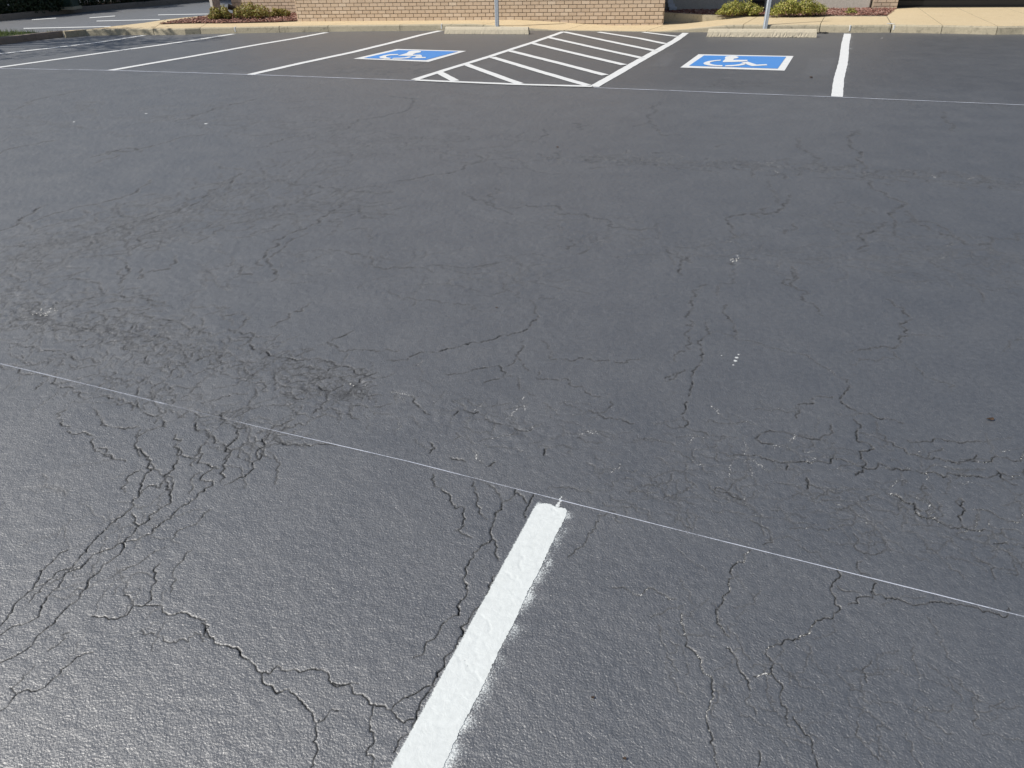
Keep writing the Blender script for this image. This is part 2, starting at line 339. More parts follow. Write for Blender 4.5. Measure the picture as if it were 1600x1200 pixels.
# surveyed cracks: sheet, width in mm, pale grit with painted sun glint 0..1, points
CR = """
6 6 0 0,668 45,615 60,580 130,515 152,475 150,460 200,420 255,380
6 7 0 130,520 190,490 240,455 300,405 330,370 380,320 430,275 480,235 500,190 520,160 545,100 560,60 500,0
6 6 0 0,700 60,665 100,655 150,610 175,565 220,520 235,495 300,450 360,395 430,370 500,345 570,320 600,285 660,235 740,180 750,120 800,75
6 6 0 0,805 70,770 130,720 180,670 250,600 300,550 330,510 370,465 430,410 460,355 520,290 560,250 620,215 640,180 625,100
6 3.5 0 0,985 60,925 100,905 160,900 220,850 290,780 350,765
6 2 0 60,925 40,900 90,850 130,815
6 4 0 345,630 430,640 500,590 465,550
6 6 0 500,590 540,590 590,590 610,615 700,618 770,655 780,700 850,740 900,775 950,810 975,840 985,880 1040,920 1120,945 1160,985 1185,1030 1175,1100 1165,1200
6 5 0 975,840 1040,815 1100,830 1170,828 1240,880 1290,885 1344,885
6 3 0 755,655 765,700 790,715
6 3 0 1185,1030 1230,1000 1270,985
6 4 0 540,590 570,520 580,480 600,430
6 2.5 0 640,540 660,495 650,460 690,410 720,380
6 2.5 0 640,350 720,290 790,230
6 5 0 990,0 950,50 930,95 880,120 840,140
6 5 0 850,0 835,60 830,130
6 3.5 0 660,0 670,40 640,85 620,110 640,170
6 3 0 750,0 750,40 790,70 820,75
6 3 0 560,55 620,110
6 3 0 350,0 420,35 470,50
6 3.5 0 470,165 480,130 530,80
6 4 0 495,240 500,280 520,290
6 3 0 520,180 560,140 600,150 630,105
6 2.5 0 710,170 715,120 750,90
6 2 0 530,680 600,705 660,730 770,725
6 2 0 110,580 160,520 240,480 300,440
6 2 0 440,470 500,440 560,400 620,370
6 1.6 0 180,760 230,700 260,690
7 3.5 .1 410,0 415,40 480,95 500,140 540,180 565,260
7 3 0 575,30 590,100 600,140 630,185
7 7 0 745,60 740,90 690,115 675,150 655,210 650,265 640,280 590,310 560,350 545,400 548,450 535,510 515,575 470,590 430,650 380,690 330,750
7 6 0 650,265 660,320 675,352
7 5 0 820,80 800,120 785,180
7 7 0 730,340 700,380 650,420 635,480 600,540 555,600 530,660 500,700 465,740 440,800 410,850 380,900 340,1000 290,1070 250,1135
7 5 0 0,850 70,860 110,900 170,940 240,965 260,935 300,910 360,880 410,860
7 4 0 165,940 150,1010 150,1050 170,1090 160,1200
7 2.5 0 570,15 640,50 680,80 690,110
7 4 0 750,75 790,120
7 2.5 .1 1080,170 1075,220 1035,270 1000,305 960,340
7 2 .1 1080,170 1150,160 1180,200
7 2 .42 1140,465 1200,470 1260,490 1300,465 1350,490 1400,510
7 3 0 240,965 270,1000 330,1000
7 1.5 0 880,60 990,60 1060,80
8 2 .5 0,495 35,510
8 4 .48 65,570 75,640 80,700 130,740 150,800 190,840 190,900 180,960 165,990 175,1040 185,1100 205,1140 215,1200
8 4 .40 345,310 320,360 270,410 255,450 262,480 230,530 205,565 225,620 260,665
8 5 0 250,710 290,770 320,820 345,880
8 2 0 345,900 370,980
8 6 .1 700,385 685,440 675,480 690,530 710,555
8 5 .44 710,555 680,590 640,590 590,630 570,655 520,680 470,695 410,718
8 3 .25 410,718 435,780 430,810 455,845 470,920 495,1000
8 3 .55 360,825 400,815 430,812
8 3 .1 520,990 560,1050 600,1100 610,1160 625,1200
8 3 .1 745,535 800,500 845,475 900,510 960,515 1020,535 1080,520 1140,525 1250,540 1400,545
8 3 0 860,445 845,470
8 2 0 700,455 745,480 800,485
8 3 .38 900,80 970,110 1020,125 1040,170 1110,195 1210,215 1340,245
8 6 0 1220,150 1215,215
8 2 0 1195,100 1220,150
8 2.5 .42 1250,145 1340,165 1450,195
8 4 0 200,65 260,75 310,105
8 2.5 0 345,190 380,205 430,240 435,280 400,290
8 6 .2 575,20 580,60
8 2 0 765,240 770,290 810,325 890,310 885,265
8 5 0 1340,285 1395,285
8 2 .1 1250,320 1340,380 1345,430
8 1.5 0 780,1010 780,1070 830,1120 870,1170
8 2 0 840,760 820,850
8 3 0 380,1130 380,1190
8 2 0 1050,40 1070,90
8 6 .3 1010,130 1025,160 1045,180
8 2 0 800,355 780,385 830,410 860,445
5 4 .12 180,240 200,290 160,345 165,400 130,450 120,510 105,570 90,610 65,650 100,680 90,705 60,700
5 3.5 0 0,490 50,465 85,450
5 3 0 180,70 130,110 125,170 90,215 108,270 115,330 60,370 45,415
5 2.5 .30 200,280 260,290 310,300 360,320 440,345 530,370 630,385 690,430 750,475 815,495
5 4.5 .2 815,495 815,540 785,570 810,610 850,635 920,650 960,670 1060,690
5 3 0 745,570 660,600 600,630 585,665
5 2 0 585,640 500,625 400,630
5 3.5 .05 985,135 1020,160 1062,180 1045,240 1080,300 1050,335 960,350 810,370
5 2 0 1080,300 1150,295 1240,305
5 2 .2 1045,340 1045,400 1090,430 1140,455 1220,500 1280,550
5 2 0 1040,405 950,420 820,425
5 3 .05 565,0 570,50 590,95 640,110 630,150 680,180 700,210
5 2 .1 480,5 565,35
5 5 0 840,670 855,720 860,770 910,810 875,840 880,880 850,920
5 3 .34 870,730 960,760 1020,790 1080,825 1160,845 1250,860 1350,855 1440,860 1470,835 1600,815
5 2 .2 180,690 260,690 370,680
5 2.5 .2 0,690 100,710 180,730 270,745
5 3.5 .32 240,820 350,830 430,845 530,865 600,860 700,860 810,860 860,880 950,865 1060,900 1160,915 1240,930 1400,925 1490,910 1600,895
5 4 0 490,725 450,725 400,755 480,780
5 3 0 490,725 560,735 620,750 730,740 735,690
5 6 .1 630,930 640,960 630,985
5 4 .5 540,870 540,895
5 4 .40 990,1000 1060,1035 1110,1045 1140,1080
5 3 0 1080,765 1160,770 1200,755 1290,770 1430,770
5 2 0 1150,960 1165,1010 1135,1035
5 3 .2 1310,1020 1340,1080
5 4 0 220,985 280,1000 340,1030
5 2 .2 940,680 960,740 980,770
5 2 .1 1590,290 1560,320 1510,370
5 4 0 1480,900 1530,950 1570,965
5 5 .1 1390,830 1350,860
5 3 0 270,160 260,200 310,250 320,310
5 2 0 310,0 310,60 230,120
4 4 0 50,345 60,310 110,295 155,275
4 3 .1 0,340 80,350 130,360 250,370 350,365
4 4.5 0 300,410 390,408 440,375 500,372 560,360 630,345 750,320 800,300 880,285 940,245 975,210 965,165
4 2 0 965,165 940,140
4 2 0 980,150 1050,130
4 4 0 560,470 670,460 710,445 800,430 825,470 800,490 735,512
4 4 0 910,320 885,370 885,400 830,435
4 3 0 885,400 930,455
4 2.5 .1 980,310 1025,360 1035,405
4 3 .1 1035,405 1130,410 1170,395 1240,410 1340,420 1440,395
4 2.5 0 820,470 880,480 895,540 960,565
4 5 0 0,415 70,430 140,440 160,465 250,465
4 3 .05 980,460 1060,495 1150,525 1250,570
4 3 0 1200,630 1240,640 1300,590
4 3 0 1240,640 1330,670 1400,690
4 5 0 410,570 430,605 490,650
4 3 .25 590,590 680,640 750,670 840,700 940,720 990,690
4 4 0 620,630 600,655
4 2 .1 600,590 720,605 850,600
4 6 0 1010,800 1000,830
4 5 0 490,775 490,820
4 2.5 .1 310,95 370,130 430,140 560,150 680,160 720,190
4 2 0 430,145 415,165
4 3 0 1540,500 1600,460
4 2 0 850,60 890,130
4 2 0 600,760 610,730
4 3 0 580,840 620,850 650,860
4 4 0 750,880 780,860
3 6 0 1120,325 1180,360 1210,385 1270,410 1400,430 1520,430 1600,445
3 4 0 690,220 780,240 860,260 940,290 990,310
3 3.5 0 400,60 480,100 560,125 640,135 720,150 775,165
3 3.5 0 1480,150 1430,200 1350,240 1280,275
3 3 .15 40,350 150,365 230,385 310,405 400,425 480,445
3 4 .05 650,615 665,660 710,690 770,710 780,745
3 3 0 190,510 260,545 350,585 440,605 530,630 640,650
3 5 0 920,680 925,730 980,760 1010,790 1010,820 1080,835
3 3 0 920,685 1000,690 1060,710 1110,745 1170,745
3 7 0 1280,765 1240,800 1240,840 1225,900
3 4 0 1240,830 1300,805 1400,825 1520,825 1590,835
3 6 0 1120,760 1100,810 1065,840 1055,900
3 3.5 0 720,755 650,790 640,840 690,890
3 3 0 830,780 820,840 850,880
3 3 0 320,655 300,740 350,780 430,820 480,870 550,900
3 3 0 440,660 470,690 560,745 640,790
3 3 0 950,520 930,550 890,590 840,620
3 3 0 835,470 790,515
3 3 0 1055,390 1030,440
3 3 0 560,70 590,40 575,0
3 3 0 660,45 670,0
3 2.5 0 920,140 960,180 1050,220 1100,265
3 5 .1 1370,540 1420,530 1480,545 1560,580 1590,540
3 4 0 1390,600 1400,640 1370,660
3 4 0 90,470 85,490 150,500
3 3 0 850,880 900,895 940,890
3 3 0 1160,820 1130,850 1130,890
3 3 .1 620,210 680,205 740,230
1 6 0 0,420 80,375 150,340
1 4 0 60,400 160,370 250,345 350,325 430,300 470,260
1 5 0 130,470 230,450 340,420 440,390 520,370 600,340 690,280 740,250
1 4 0 400,480 440,460 450,430 520,425
1 3 0 410,470 410,420 350,400
1 5 0 380,570 390,520
1 4 0 440,570 460,550 530,540 550,500
1 5 0 820,530 830,490 860,450 930,420 1000,380 1060,340 1120,320
1 4 0 850,580 850,540 880,480 960,430
1 6 0 750,240 720,270 720,290
1 3 0 830,380 900,340 960,290
1 3 0 930,330 1000,300
1 6 0 540,80 600,60 700,30 800,10
1 5 0 30,45 120,10 260,-20
1 5 0 1030,110 1100,90 1200,65 1290,30 1220,0
1 6 0 0,180 80,155 170,140
1 6 0 290,190 380,165 440,175
1 3 0 300,210 500,150 640,120
1 5 0 830,160 900,130 930,125
1 4 0 1215,275 1290,260 1380,245 1450,225 1480,180
1 3 0 1450,300 1520,330 1600,370
1 3 0 1550,290 1545,340
1 3 .1 1030,480 1160,500 1200,540 1350,550
1 4 0 1480,535 1560,520
1 3 .2 870,260 1000,280 1100,295 1230,300
1 4 0 0,470 100,475 180,460
1 3 0 20,500 120,530 150,540
1 3 0 600,460 700,410 800,370
1 4 0 760,530 750,550 800,560
2 4 0 465,20 430,60 425,85 380,95
2 3 .1 425,85 460,105 540,125
2 4 0 100,105 65,145
2 3 0 190,85 215,105
2 5 0 1090,105 1060,145 1085,170 1095,205 1010,225
2 4 0 1095,205 1120,290 1190,320 1210,350 1205,440
2 4 0 1350,50 1385,90 1380,110
2 5 0 870,310 850,350 790,370 690,445
2 3 0 800,350 770,380
2 2.5 0 800,260 820,300 835,340
2 5 0 565,505 530,560
2 3 .1 485,480 560,520
2 5 0 1170,395 1110,430 1080,480
2 3 0 880,400 850,430
2 4 0 870,530 880,600
2 3 .2 0,350 150,370 300,405 450,415
2 3 .15 1240,360 1300,420 1420,465 1490,440 1600,430
2 3 0 190,450 160,480
2 3 0 240,480 200,500
2 3 .15 900,130 940,180 970,240
2 3 0 640,160 670,150
2 3 .2 1230,370 1330,400 1400,450
"""
for ln in CR.strip().splitlines():
    f = ln.split(); ox, oy, s = CROPS[int(f[0])]
    pts = []
    for q in f[3:]:
        a, c = q.split(','); g = G(ox + float(a) / s, oy + float(c) / s); pts.append((g.x, g.y))
    wmm = float(f[1]); far = min(1.0, 2.2 / max(.8, pts[0][1]) + .45)
    cut(pts, wmm * .00078 * (1 + .05 * max(0, pts[0][1] - 1.5)) * .85, float(f[2]), .95 if wmm >= 3 else .7, rough=.14 + .04 * (wmm < 4))
# small secondary cracking along the wheel paths
def swarm(path, hw, count, L=(.08, .3), wmm=(1, 3), glint_dust=0.0, jitter=.6, net=.0, amp=.75):
    P = [np.array(p, float) for p in path]
    seg = [np.linalg.norm(c - a) for a, c in zip(P, P[1:])]; tot = sum(seg)
    for _ in range(count):
        t = random.random() * tot; i = 0
        while i < len(seg) - 1 and t > seg[i]: t -= seg[i]; i += 1
        a, c = P[i], P[i + 1]; m = a + (c - a) * (t / seg[i]); nrm = np.array([-(c - a)[1], (c - a)[0]]) / seg[i]
        m = m + nrm * random.gauss(0, hw * .55)
        g = G(*m); d = G(*(m + (c - a) / seg[i] * 2)) - g
        ang = math.atan2(d.y, d.x) + random.gauss(0, jitter)
        if random.random() < net: ang += math.pi / 2
        n = max(3, int(random.uniform(*L) / .035)); pts = [(g.x, g.y)]
        for _k in range(n):
            ang += random.gauss(0, .38); pts.append((pts[-1][0] + .035 * math.cos(ang), pts[-1][1] + .035 * math.sin(ang)))
        cut(pts, random.uniform(*wmm) * .0015, glint_dust * random.random(), amp * random.uniform(.5, 1), rough=.2)
swarm([(-60, 465), (150, 495), (330, 545), (560, 620)], 42, 380, (.05, .2), (1.1, 2.8), .25, .55, .3, .85)
swarm([(20, 500), (130, 510), (260, 560)], 14, 90, (.05, .12), (1.5, 3.5), .3, .7, .3, .8)
swarm([(440, 600), (560, 625)], 13, 22, (.05, .12), (1, 2.2), .1, .7, .3, .8)
swarm([(-60, 550), (200, 590), (430, 690)], 40, 120, (.08, .3), (1, 2.6), 0, .7, .35)
swarm([(560, 620), (900, 680), (1250, 720), (1640, 760)], 50, 160, (.05, .16), (.6, 1.6), .45, .4, .2, .6)
swarm([(900, 740), (1250, 800), (1640, 860)], 40, 120, (.05, .18), (.8, 2), .35, .5, .2, .6)
swarm([(-50, 430), (150, 370), (380, 300), (560, 230)], 34, 170, (.15, .6), (1.5, 3), 0, .35, .15)
swarm([(0, 400), (260, 360), (430, 330), (600, 320)], 30, 120, (.15, .5), (1.5, 3), .05, .4, .2)
swarm([(850, 245), (1040, 252), (1260, 262), (1420, 275), (1640, 290)], 10, 230, (.06, .25), (2, 4), .35, .5, .3, .8)
swarm([(780, 335), (1100, 395), (1300, 400), (1640, 440)], 24, 130, (.1, .3), (1, 2.5), .3, .5, .2, .6)
swarm([(1250, 320), (1450, 390), (1640, 420)], 26, 80, (.1, .3), (1, 2.5), .3, .5, .2, .6)
swarm([(0, 190), (300, 180), (620, 215), (800, 250)], 22, 110, (.2, .9), (2, 4), .1, .4, .15, .6)
swarm([(300, 430), (600, 420), (880, 440)], 30, 60, (.1, .4), (1, 2.6), .1, .6, .2, .6)
swarm([(0, 720), (250, 860), (100, 1000)], 90, 40, (.06, .2), (.7, 1.6), 0, .9, .2, .5)
swarm([(1000, 950), (1300, 1050), (1550, 1150)], 120, 60, (.04, .16), (.6, 1.4), .3, .9, .2, .5)
swarm([(520, 110), (600, 112), (660, 112)], 5, 40, (.1, .3), (3, 6), 0, .8, .3, .6)
swarm([(1100, 130), (1190, 130)], 5, 30, (.1, .3), (3, 6), .1, .8, .3, .6)
swarm([(1340, 150), (1480, 158), (1600, 168)], 5, 40, (.1, .4), (3, 6), .1, .6, .3, .6)

def blob(px, py, r, arr, val, noise_s=60, pw=1.0, ry=None):
    g = G(px, py); ry = ry or r
    r0, r1, c0, c1 = box_idx(g.x - r * 1.3, g.x + r * 1.3, g.y - ry * 1.3, g.y + ry * 1.3)
    xs = XX[r0:r1, c0:c1]; ys = YY[r0:r1, c0:c1]
    d = np.sqrt(((xs - g.x) / r) ** 2 + ((ys - g.y) / ry) ** 2) + vnoise(xs, ys, noise_s, 4) * .5
    arr[r0:r1, c0:c1] = np.maximum(arr[r0:r1, c0:c1], np.clip(1.15 - d, 0, 1) ** pw * val)
# ravelled spots and small paint splashes
for a in ((72, 487, .05, .36), (1148, 408, .035, .36), (1152, 400, .018, .45), (545, 612, .04, .16), (560, 598, .03, .18), (1398, 515, .0, 0)):
    if a[2]: blob(a[0], a[1], a[2], dust_glint, a[3], 70); blob(a[0], a[1] + 4, a[2] * 1.2, carve, .005, 50); blob(a[0] - 5, a[1] + 4, a[2] * .8, crack, .6, 90)
for px, py, r in ((1154, 554, .007), (1151, 559, .010), (1149, 564, .010), (1146, 570, .006), (1128, 556, .006), (230, 177, .03), (322, 193, .025), (116, 190, .02), (877, 776, .004), (875, 779, .005), (876, 782, .005), (873, 786, .008), (871, 789, .009), (1194, 571 + 30, .0), (727, 68, .04), (750, 76, .03), (975, 20, .0), (1563, 71, .05), (1376, 59, .06), (1113, 33, 0)):
    if r: blob(px, py, r, dust_glint, .95, 90); blob(px, py, r, spray, .8, 90)
# faint ghosts of old markings, and worn smears in the bays
def quadtone(pts, val, edge=.06):
    P = [G(*p) for p in pts]; xs0 = [p.x for p in P]; ys0 = [p.y for p in P]
    r0, r1, c0, c1 = box_idx(min(xs0), max(xs0), min(ys0), max(ys0))
    xs = XX[r0:r1, c0:c1]; ys = YY[r0:r1, c0:c1]; m = np.ones_like(xs) * 9
    cen = sum(P, Vector()) / len(P)
    for a, c in zip(P, P[1:] + P[:1]):
        e = c - a; nn = Vector((-e.y, e.x, 0)).normalized()
        if nn.dot(cen - a) < 0: nn = -nn
        m = np.minimum(m, (xs - a.x) * nn.x + (ys - a.y) * nn.y)
    k = np.clip(m / edge, 0, 1) * (.5 + 1.4 * np.clip(vnoise(xs, ys, 5, 8) + .35, 0, 1))
    tone[r0:r1, c0:c1] = np.maximum(tone[r0:r1, c0:c1], np.clip(k, 0, 1.2) * val)
quadtone([(1262, 90), (1312, 90), (1296, 118), (1252, 118)], .35)
quadtone([(1034, 84), (1062, 80), (1046, 104), (1010, 104)], .35)
quadtone([(742, 104), (790, 92), (770, 106), (720, 116)], .25)
quadtone([(400, 95), (470, 82), (440, 92), (390, 100)], .15)
quadtone([(720, 122), (920, 124), (905, 133), (740, 127)], .2)
quadtone([(960, 138), (1300, 153), (1300, 146), (1010, 128)], .28, .3)
quadtone([(1320, 150), (1600, 163), (1600, 140), (1330, 128)], .22, .3)
quadtone([(0, 108), (640, 128), (640, 120), (0, 96)], .2, .3)
tone += np.clip((vnoise(XX, YY, .8, 21) + vnoise(XX * .35, YY, 2.1, 31) * .8), 0, 1).astype(np.float32) * .16
tone += (np.clip(vnoise(XX, YY * .6, 14, 41) * .8, 0, 1) * .14).astype(np.float32)
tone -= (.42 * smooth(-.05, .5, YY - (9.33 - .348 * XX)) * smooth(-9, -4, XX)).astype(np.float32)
tone += (1.7 * smooth(16.6, 17.6, YY) * smooth(-5, -8, XX)).astype(np.float32)     # the driveway is toned paler than the lot
# aisle paler towards the left: sun glare painted into the tone
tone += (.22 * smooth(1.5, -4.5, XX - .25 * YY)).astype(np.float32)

# overspray beside painted lines: density falls off from the edge (stronger on the lee side)
def overspray(a, c, half, left, right, val):
    """a,c: ground points of the centre line"""
    pad = half + max(left, right)
    r0, r1, c0, c1 = box_idx(min(a.x, c.x) - pad, max(a.x, c.x) + pad, min(a.y, c.y) - .03, max(a.y, c.y) + .03)
    xs = XX[r0:r1, c0:c1]; ys = YY[r0:r1, c0:c1]; e = (c - a); L = e.length; e = e / L
    t = (xs - a.x) * e.x + (ys - a.y) * e.y; s = (xs - a.x) * e.y - (ys - a.y) * e.x   # s>0: right of the line
    ins = smooth(-.02, .01, t) * smooth(L + .02, L - .01, t)
    patch = .80 + .22 * vnoise(xs, ys, 5, 2) + .4 * vnoise(xs, ys, 31, 2)
    r_ = np.clip(1 - (s - half) / right, 0, 1) ** 1.25 * (s > 0) * patch; l_ = np.clip(1 - (-s - half) / left, 0, 1) ** 2 * (s <= 0)
    spray[r0:r1, c0:c1] = np.maximum(spray[r0:r1, c0:c1], np.clip(r_ * val + l_ * val * .9, 0, 1) * ins)
NS_L = [G(836, 790), G(612, 1200)]; NS_R = [G(893, 790), G(691, 1200)]
nsA = (NS_L[0] + NS_R[0]) / 2; nsB = (NS_L[1] + NS_R[1]) / 2
nsd = (nsB - nsA).normalized(); nsEnd = nsA + nsd * 5.2; NSW = .051
overspray(nsA + nsd * 1.6, nsA, NSW, .022, .10, .62)
SR_a, SR_b = G(1308, 151), G(1325, 53)
overspray(SR_a, SR_b, .055, .05, .30, .44)

HHf = HH - carve
# stone-sized relief of the old surface under the seal coat
near_f = 1 - smooth(9, 13.5, YY)
rz = np.zeros_like(HHf)
def ravel(path, wpx, val):
    for a, c in zip(path, path[1:]):
        A_, C_ = G(*a), G(*c); wd = abs(G(a[0], a[1] - wpx).y - A_.y) * .9
        e = C_ - A_; L2 = e.x ** 2 + e.y ** 2
        r0, r1, c0, c1 = box_idx(min(A_.x, C_.x) - wd, max(A_.x, C_.x) + wd, max(.5, min(A_.y, C_.y) - wd), max(A_.y, C_.y) + wd)
        xs = XX[r0:r1, c0:c1]; ys = YY[r0:r1, c0:c1]
        t = np.clip(((xs - A_.x) * e.x + (ys - A_.y) * e.y) / L2, 0, 1); d = np.hypot(xs - A_.x - t * e.x, ys - A_.y - t * e.y)
        rz[r0:r1, c0:c1] = np.maximum(rz[r0:r1, c0:c1], val * np.clip(1 - d / wd, 0, 1))
ravel([(-60, 465), (150, 500), (330, 550), (560, 620), (900, 690), (1250, 730), (1640, 770)], 60, 1)
ravel([(20, 495), (130, 510), (260, 550)], 24, 1.6)
ravel([(440, 600), (570, 625)], 20, 1.6)
ravel([(-60, 560), (200, 600), (430, 690)], 40, .5)
ravel([(-50, 430), (150, 370), (380, 300), (560, 230)], 40, .7)
ravel([(850, 248), (1040, 252), (1260, 262), (1420, 275), (1640, 292)], 14, 1.4)
ravel([(780, 335), (1100, 395), (1300, 400), (1640, 440)], 30, .8)
ravel([(900, 740), (1250, 810), (1640, 870)], 40, .5)
rz *= np.clip(.55 + 1.6 * vnoise(XX, YY, 4.5, 77), 0, 1.3)
HHf = HHf + near_f * (.0028 + .0011 * smooth(2.5, 5, YY)) * rz * (vnoise(XX, YY, 43, 64) + .8 * vnoise(XX, YY, 21, 54))
HHf = HHf + near_f * (.0009 * vnoise(XX, YY, 52, 14) + .0007 * vnoise(XX, YY, 27, 24) + .0022 * smooth(1.5, 4, YY) * vnoise(XX, YY, 34, 34) + .0018 * smooth(4, 8, YY) * vnoise(XX, YY, 19, 35))
# the seal coat is thinner and rougher where it ravels
rav = np.zeros_like(HHf)
me = bpy.data.meshes.new('parking_lot')
co = np.stack([XX, YY, HHf], -1).reshape(-1, 3).astype(np.float32)
me.vertices.add(NR * NC); me.vertices.foreach_set('co', co.ravel())
idx = np.arange(NR * NC).reshape(NR, NC)
q = np.stack([idx[:-1, :-1], idx[:-1, 1:], idx[1:, 1:], idx[1:, :-1]], -1).reshape(-1, 4).astype(np.int32)
me.loops.add(q.size); me.loops.foreach_set('vertex_index', q.ravel())
me.polygons.add(len(q)); me.polygons.foreach_set('loop_start', np.arange(0, q.size, 4, dtype=np.int32))
me.polygons.foreach_set('use_smooth', np.ones(len(q), bool))
me.materials.append(M_asph); me.update(calc_edges=True)
for nm, arr in (('crack', crack), ('dust_glint', dust_glint), ('spray', spray), ('tone', tone)):
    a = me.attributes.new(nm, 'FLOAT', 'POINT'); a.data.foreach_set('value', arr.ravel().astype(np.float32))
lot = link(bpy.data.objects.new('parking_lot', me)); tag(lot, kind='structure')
meshobj('ground', [(-420, -420, -.12), (420, -420, -.12), (420, 420, -.12), (-420, 420, -.12)], [(0, 1, 2, 3)], M_asph)['kind'] = 'structure'

# ================================================================== PAINT
def strip(name, A, B, half, z, m, nseg=None, label=None, cat=None, group=None, parent=None, wob=.004, capslant=None, widths=None):
    """painted line along a polyline A..B (list of ground points)"""
    pts = A if isinstance(A, list) else [A, B]
    P = [Vector((p[0], p[1], 0)) for p in pts]; out = []
    for a, c in zip(P, P[1:]):
        n = max(1, int((c - a).length / .12))
        for i in range(n): out.append(a + (c - a) * i / n)
    out.append(P[-1]); vs = []; fs = []; ph = random.random() * 30
    for i, p in enumerate(out):
        t = (out[min(i + 1, len(out) - 1)] - out[max(i - 1, 0)]).normalized(); nn = Vector((t.y, -t.x, 0))
        hw = half if widths is None else widths[0] + (widths[1] - widths[0]) * i / (len(out) - 1)
        wl = hw + random.uniform(-wob, wob); wr = hw + random.uniform(-wob, wob)
        o = nn * (math.sin(i * .21 + ph) * wob * 1.3)
        for s, ww in ((-1, wl), (1, wr)):
            v = p + o + nn * (s * ww); v.z = float(hbase(v.x, v.y)) + z; vs.append(v)
    for i in range(len(out) - 1): fs.append((2 * i, 2 * i + 1, 2 * i + 3, 2 * i + 2))
    o = meshobj(name, vs, fs, m, parent)
    if label: tag(o, label, cat, group)
    return o
def pxs(*pts): return [G(*p) for p in pts]

# nearest stripe: thick, sprayed in one pass, follows the relief
vs, fs = [], []; NA = 26
ts = list(np.arange(0, 1.35, .0035)) + [1.45, 1.7, 2.2, 3, 4, 5.2]
side = Vector((nsd.y, -nsd.x, 0)) * -1
if side.x < 0: side = -side
for i, t in enumerate(ts):
    for k in range(NA + 1):
        s = k / NA * 2 - 1
        e = .0010 * math.sin(t * 31) + .0006 * math.sin(t * 173 + s) + random.uniform(-.0016, .0016)
        hw = NSW + (e if abs(s) > .9 else 0)
        cap = .010 * abs(s) ** 6 + .003 * math.sin(s * 5) + (random.uniform(-.002, .002) if i == 0 else 0)
        rr = 1 - .10 * max(0, 1 - t / .02) * abs(s)
        p = nsA + nsd * (t + cap * max(0, 1 - t / .03)) + side * (s * hw * rr)
        vs.append([p.x, p.y, 0])
vs = np.array(vs)
vs[:, 2] = hbase(vs[:, 0], vs[:, 1]) + .0013 + .0002 * vnoise(vs[:, 0], vs[:, 1], 45, 2)
# cracks of the tarmac telegraph faintly through the paint
def dent(vs, pts, depth, wd):
    P = jag([(G(*p).x, G(*p).y) for p in pts], 0, .2)
    for a, c in zip(P, P[1:]):
        dx, dy = c - a; L2 = dx * dx + dy * dy
        t = np.clip(((vs[:, 0] - a[0]) * dx + (vs[:, 1] - a[1]) * dy) / L2, 0, 1)
        d = np.hypot(vs[:, 0] - a[0] - t * dx, vs[:, 1] - a[1] - t * dy)
        dep[:] = np.maximum(dep, depth * np.clip(1 - d / wd, 0, 1))
dep = np.zeros(len(vs))
c7 = lambda *p: [(520 + a / 2.609, 740 + b / 2.609) for a, b in p]
dent(vs, c7((765, 320), (780, 350), (770, 400), (740, 435)), .0016, .004)
dent(vs, c7((700, 400), (735, 430)), .0014, .004)
dent(vs, c7((600, 575), (635, 600), (640, 640), (600, 660), (565, 650)), .0014, .004)
dent(vs, c7((640, 590), (690, 540), (740, 470)), .0007, .004)
dent(vs, c7((500, 740), (545, 765), (590, 830), (610, 850)), .0013, .004)
dent(vs, c7((600, 660), (575, 720), (580, 800), (520, 900), (480, 960)), .0007, .005)
dent(vs, c7((900, 140), (930, 180), (900, 200)), .0012, .004)
dent(vs, c7((850, 190), (910, 175), (960, 150)), .001, .004)
dent(vs, c7((270, 1165), (300, 1130), (360, 1120)), .001, .004)
vs[:, 2] -= np.minimum(dep * .7, .0009)
n1 = NA + 1
fs = [(i * n1 + k, i * n1 + k + 1, (i + 1) * n1 + k + 1, (i + 1) * n1 + k) for i in range(len(ts) - 1) for k in range(NA)]
near = meshobj('parking_stripe', vs.tolist(), fs, M_white, smooth_=True)
tag(near, 'thick white parking stripe nearest the camera, ending at the chalk snap line', 'painted line')

gst = 'white stripes between the parking bays'
strip('parking_stripe', pxs((389, 117.3), (470, 99), (553, 81.5), (610, 67.5), (655, 55.5), (688, 48.3)), None, .067, .004, M_white_far,
      label='white bay stripe just left of the left blue accessible symbol', cat='painted line', group=gst)
strip('parking_stripe', pxs((173, 110.3), (290, 90), (400, 70.5), (460, 60.5), (510, 51)), None, .067, .004, M_white_far,
      label='white bay stripe reaching the kerb below the shrub bed', cat='painted line', group=gst)
strip('parking_stripe', pxs((-60, 115), (0, 105.3), (100, 91.5), (175, 80.8), (240, 72), (312, 61.5), (365, 53.3)), None, .067, .004, M_white_far,
      label='white bay stripe crossing the left picture edge, in full sun', cat='painted line', group=gst)
strip('parking_stripe', pxs((-60, 90), (0, 84.3), (75, 76), (150, 67), (225, 55.5)), None, .067, .004, M_white_far,
      label='leftmost white bay stripe running through the tree shade', cat='painted line', group=gst)
strip('parking_stripe', pxs((1307.5, 151.5), (1311, 125), (1316.5, 100), (1319.5, 80), (1324, 53)), None, .06, .0045, M_white_far, wob=.003,
      label='white bay stripe right of the right blue accessible symbol', cat='painted line', group=gst)
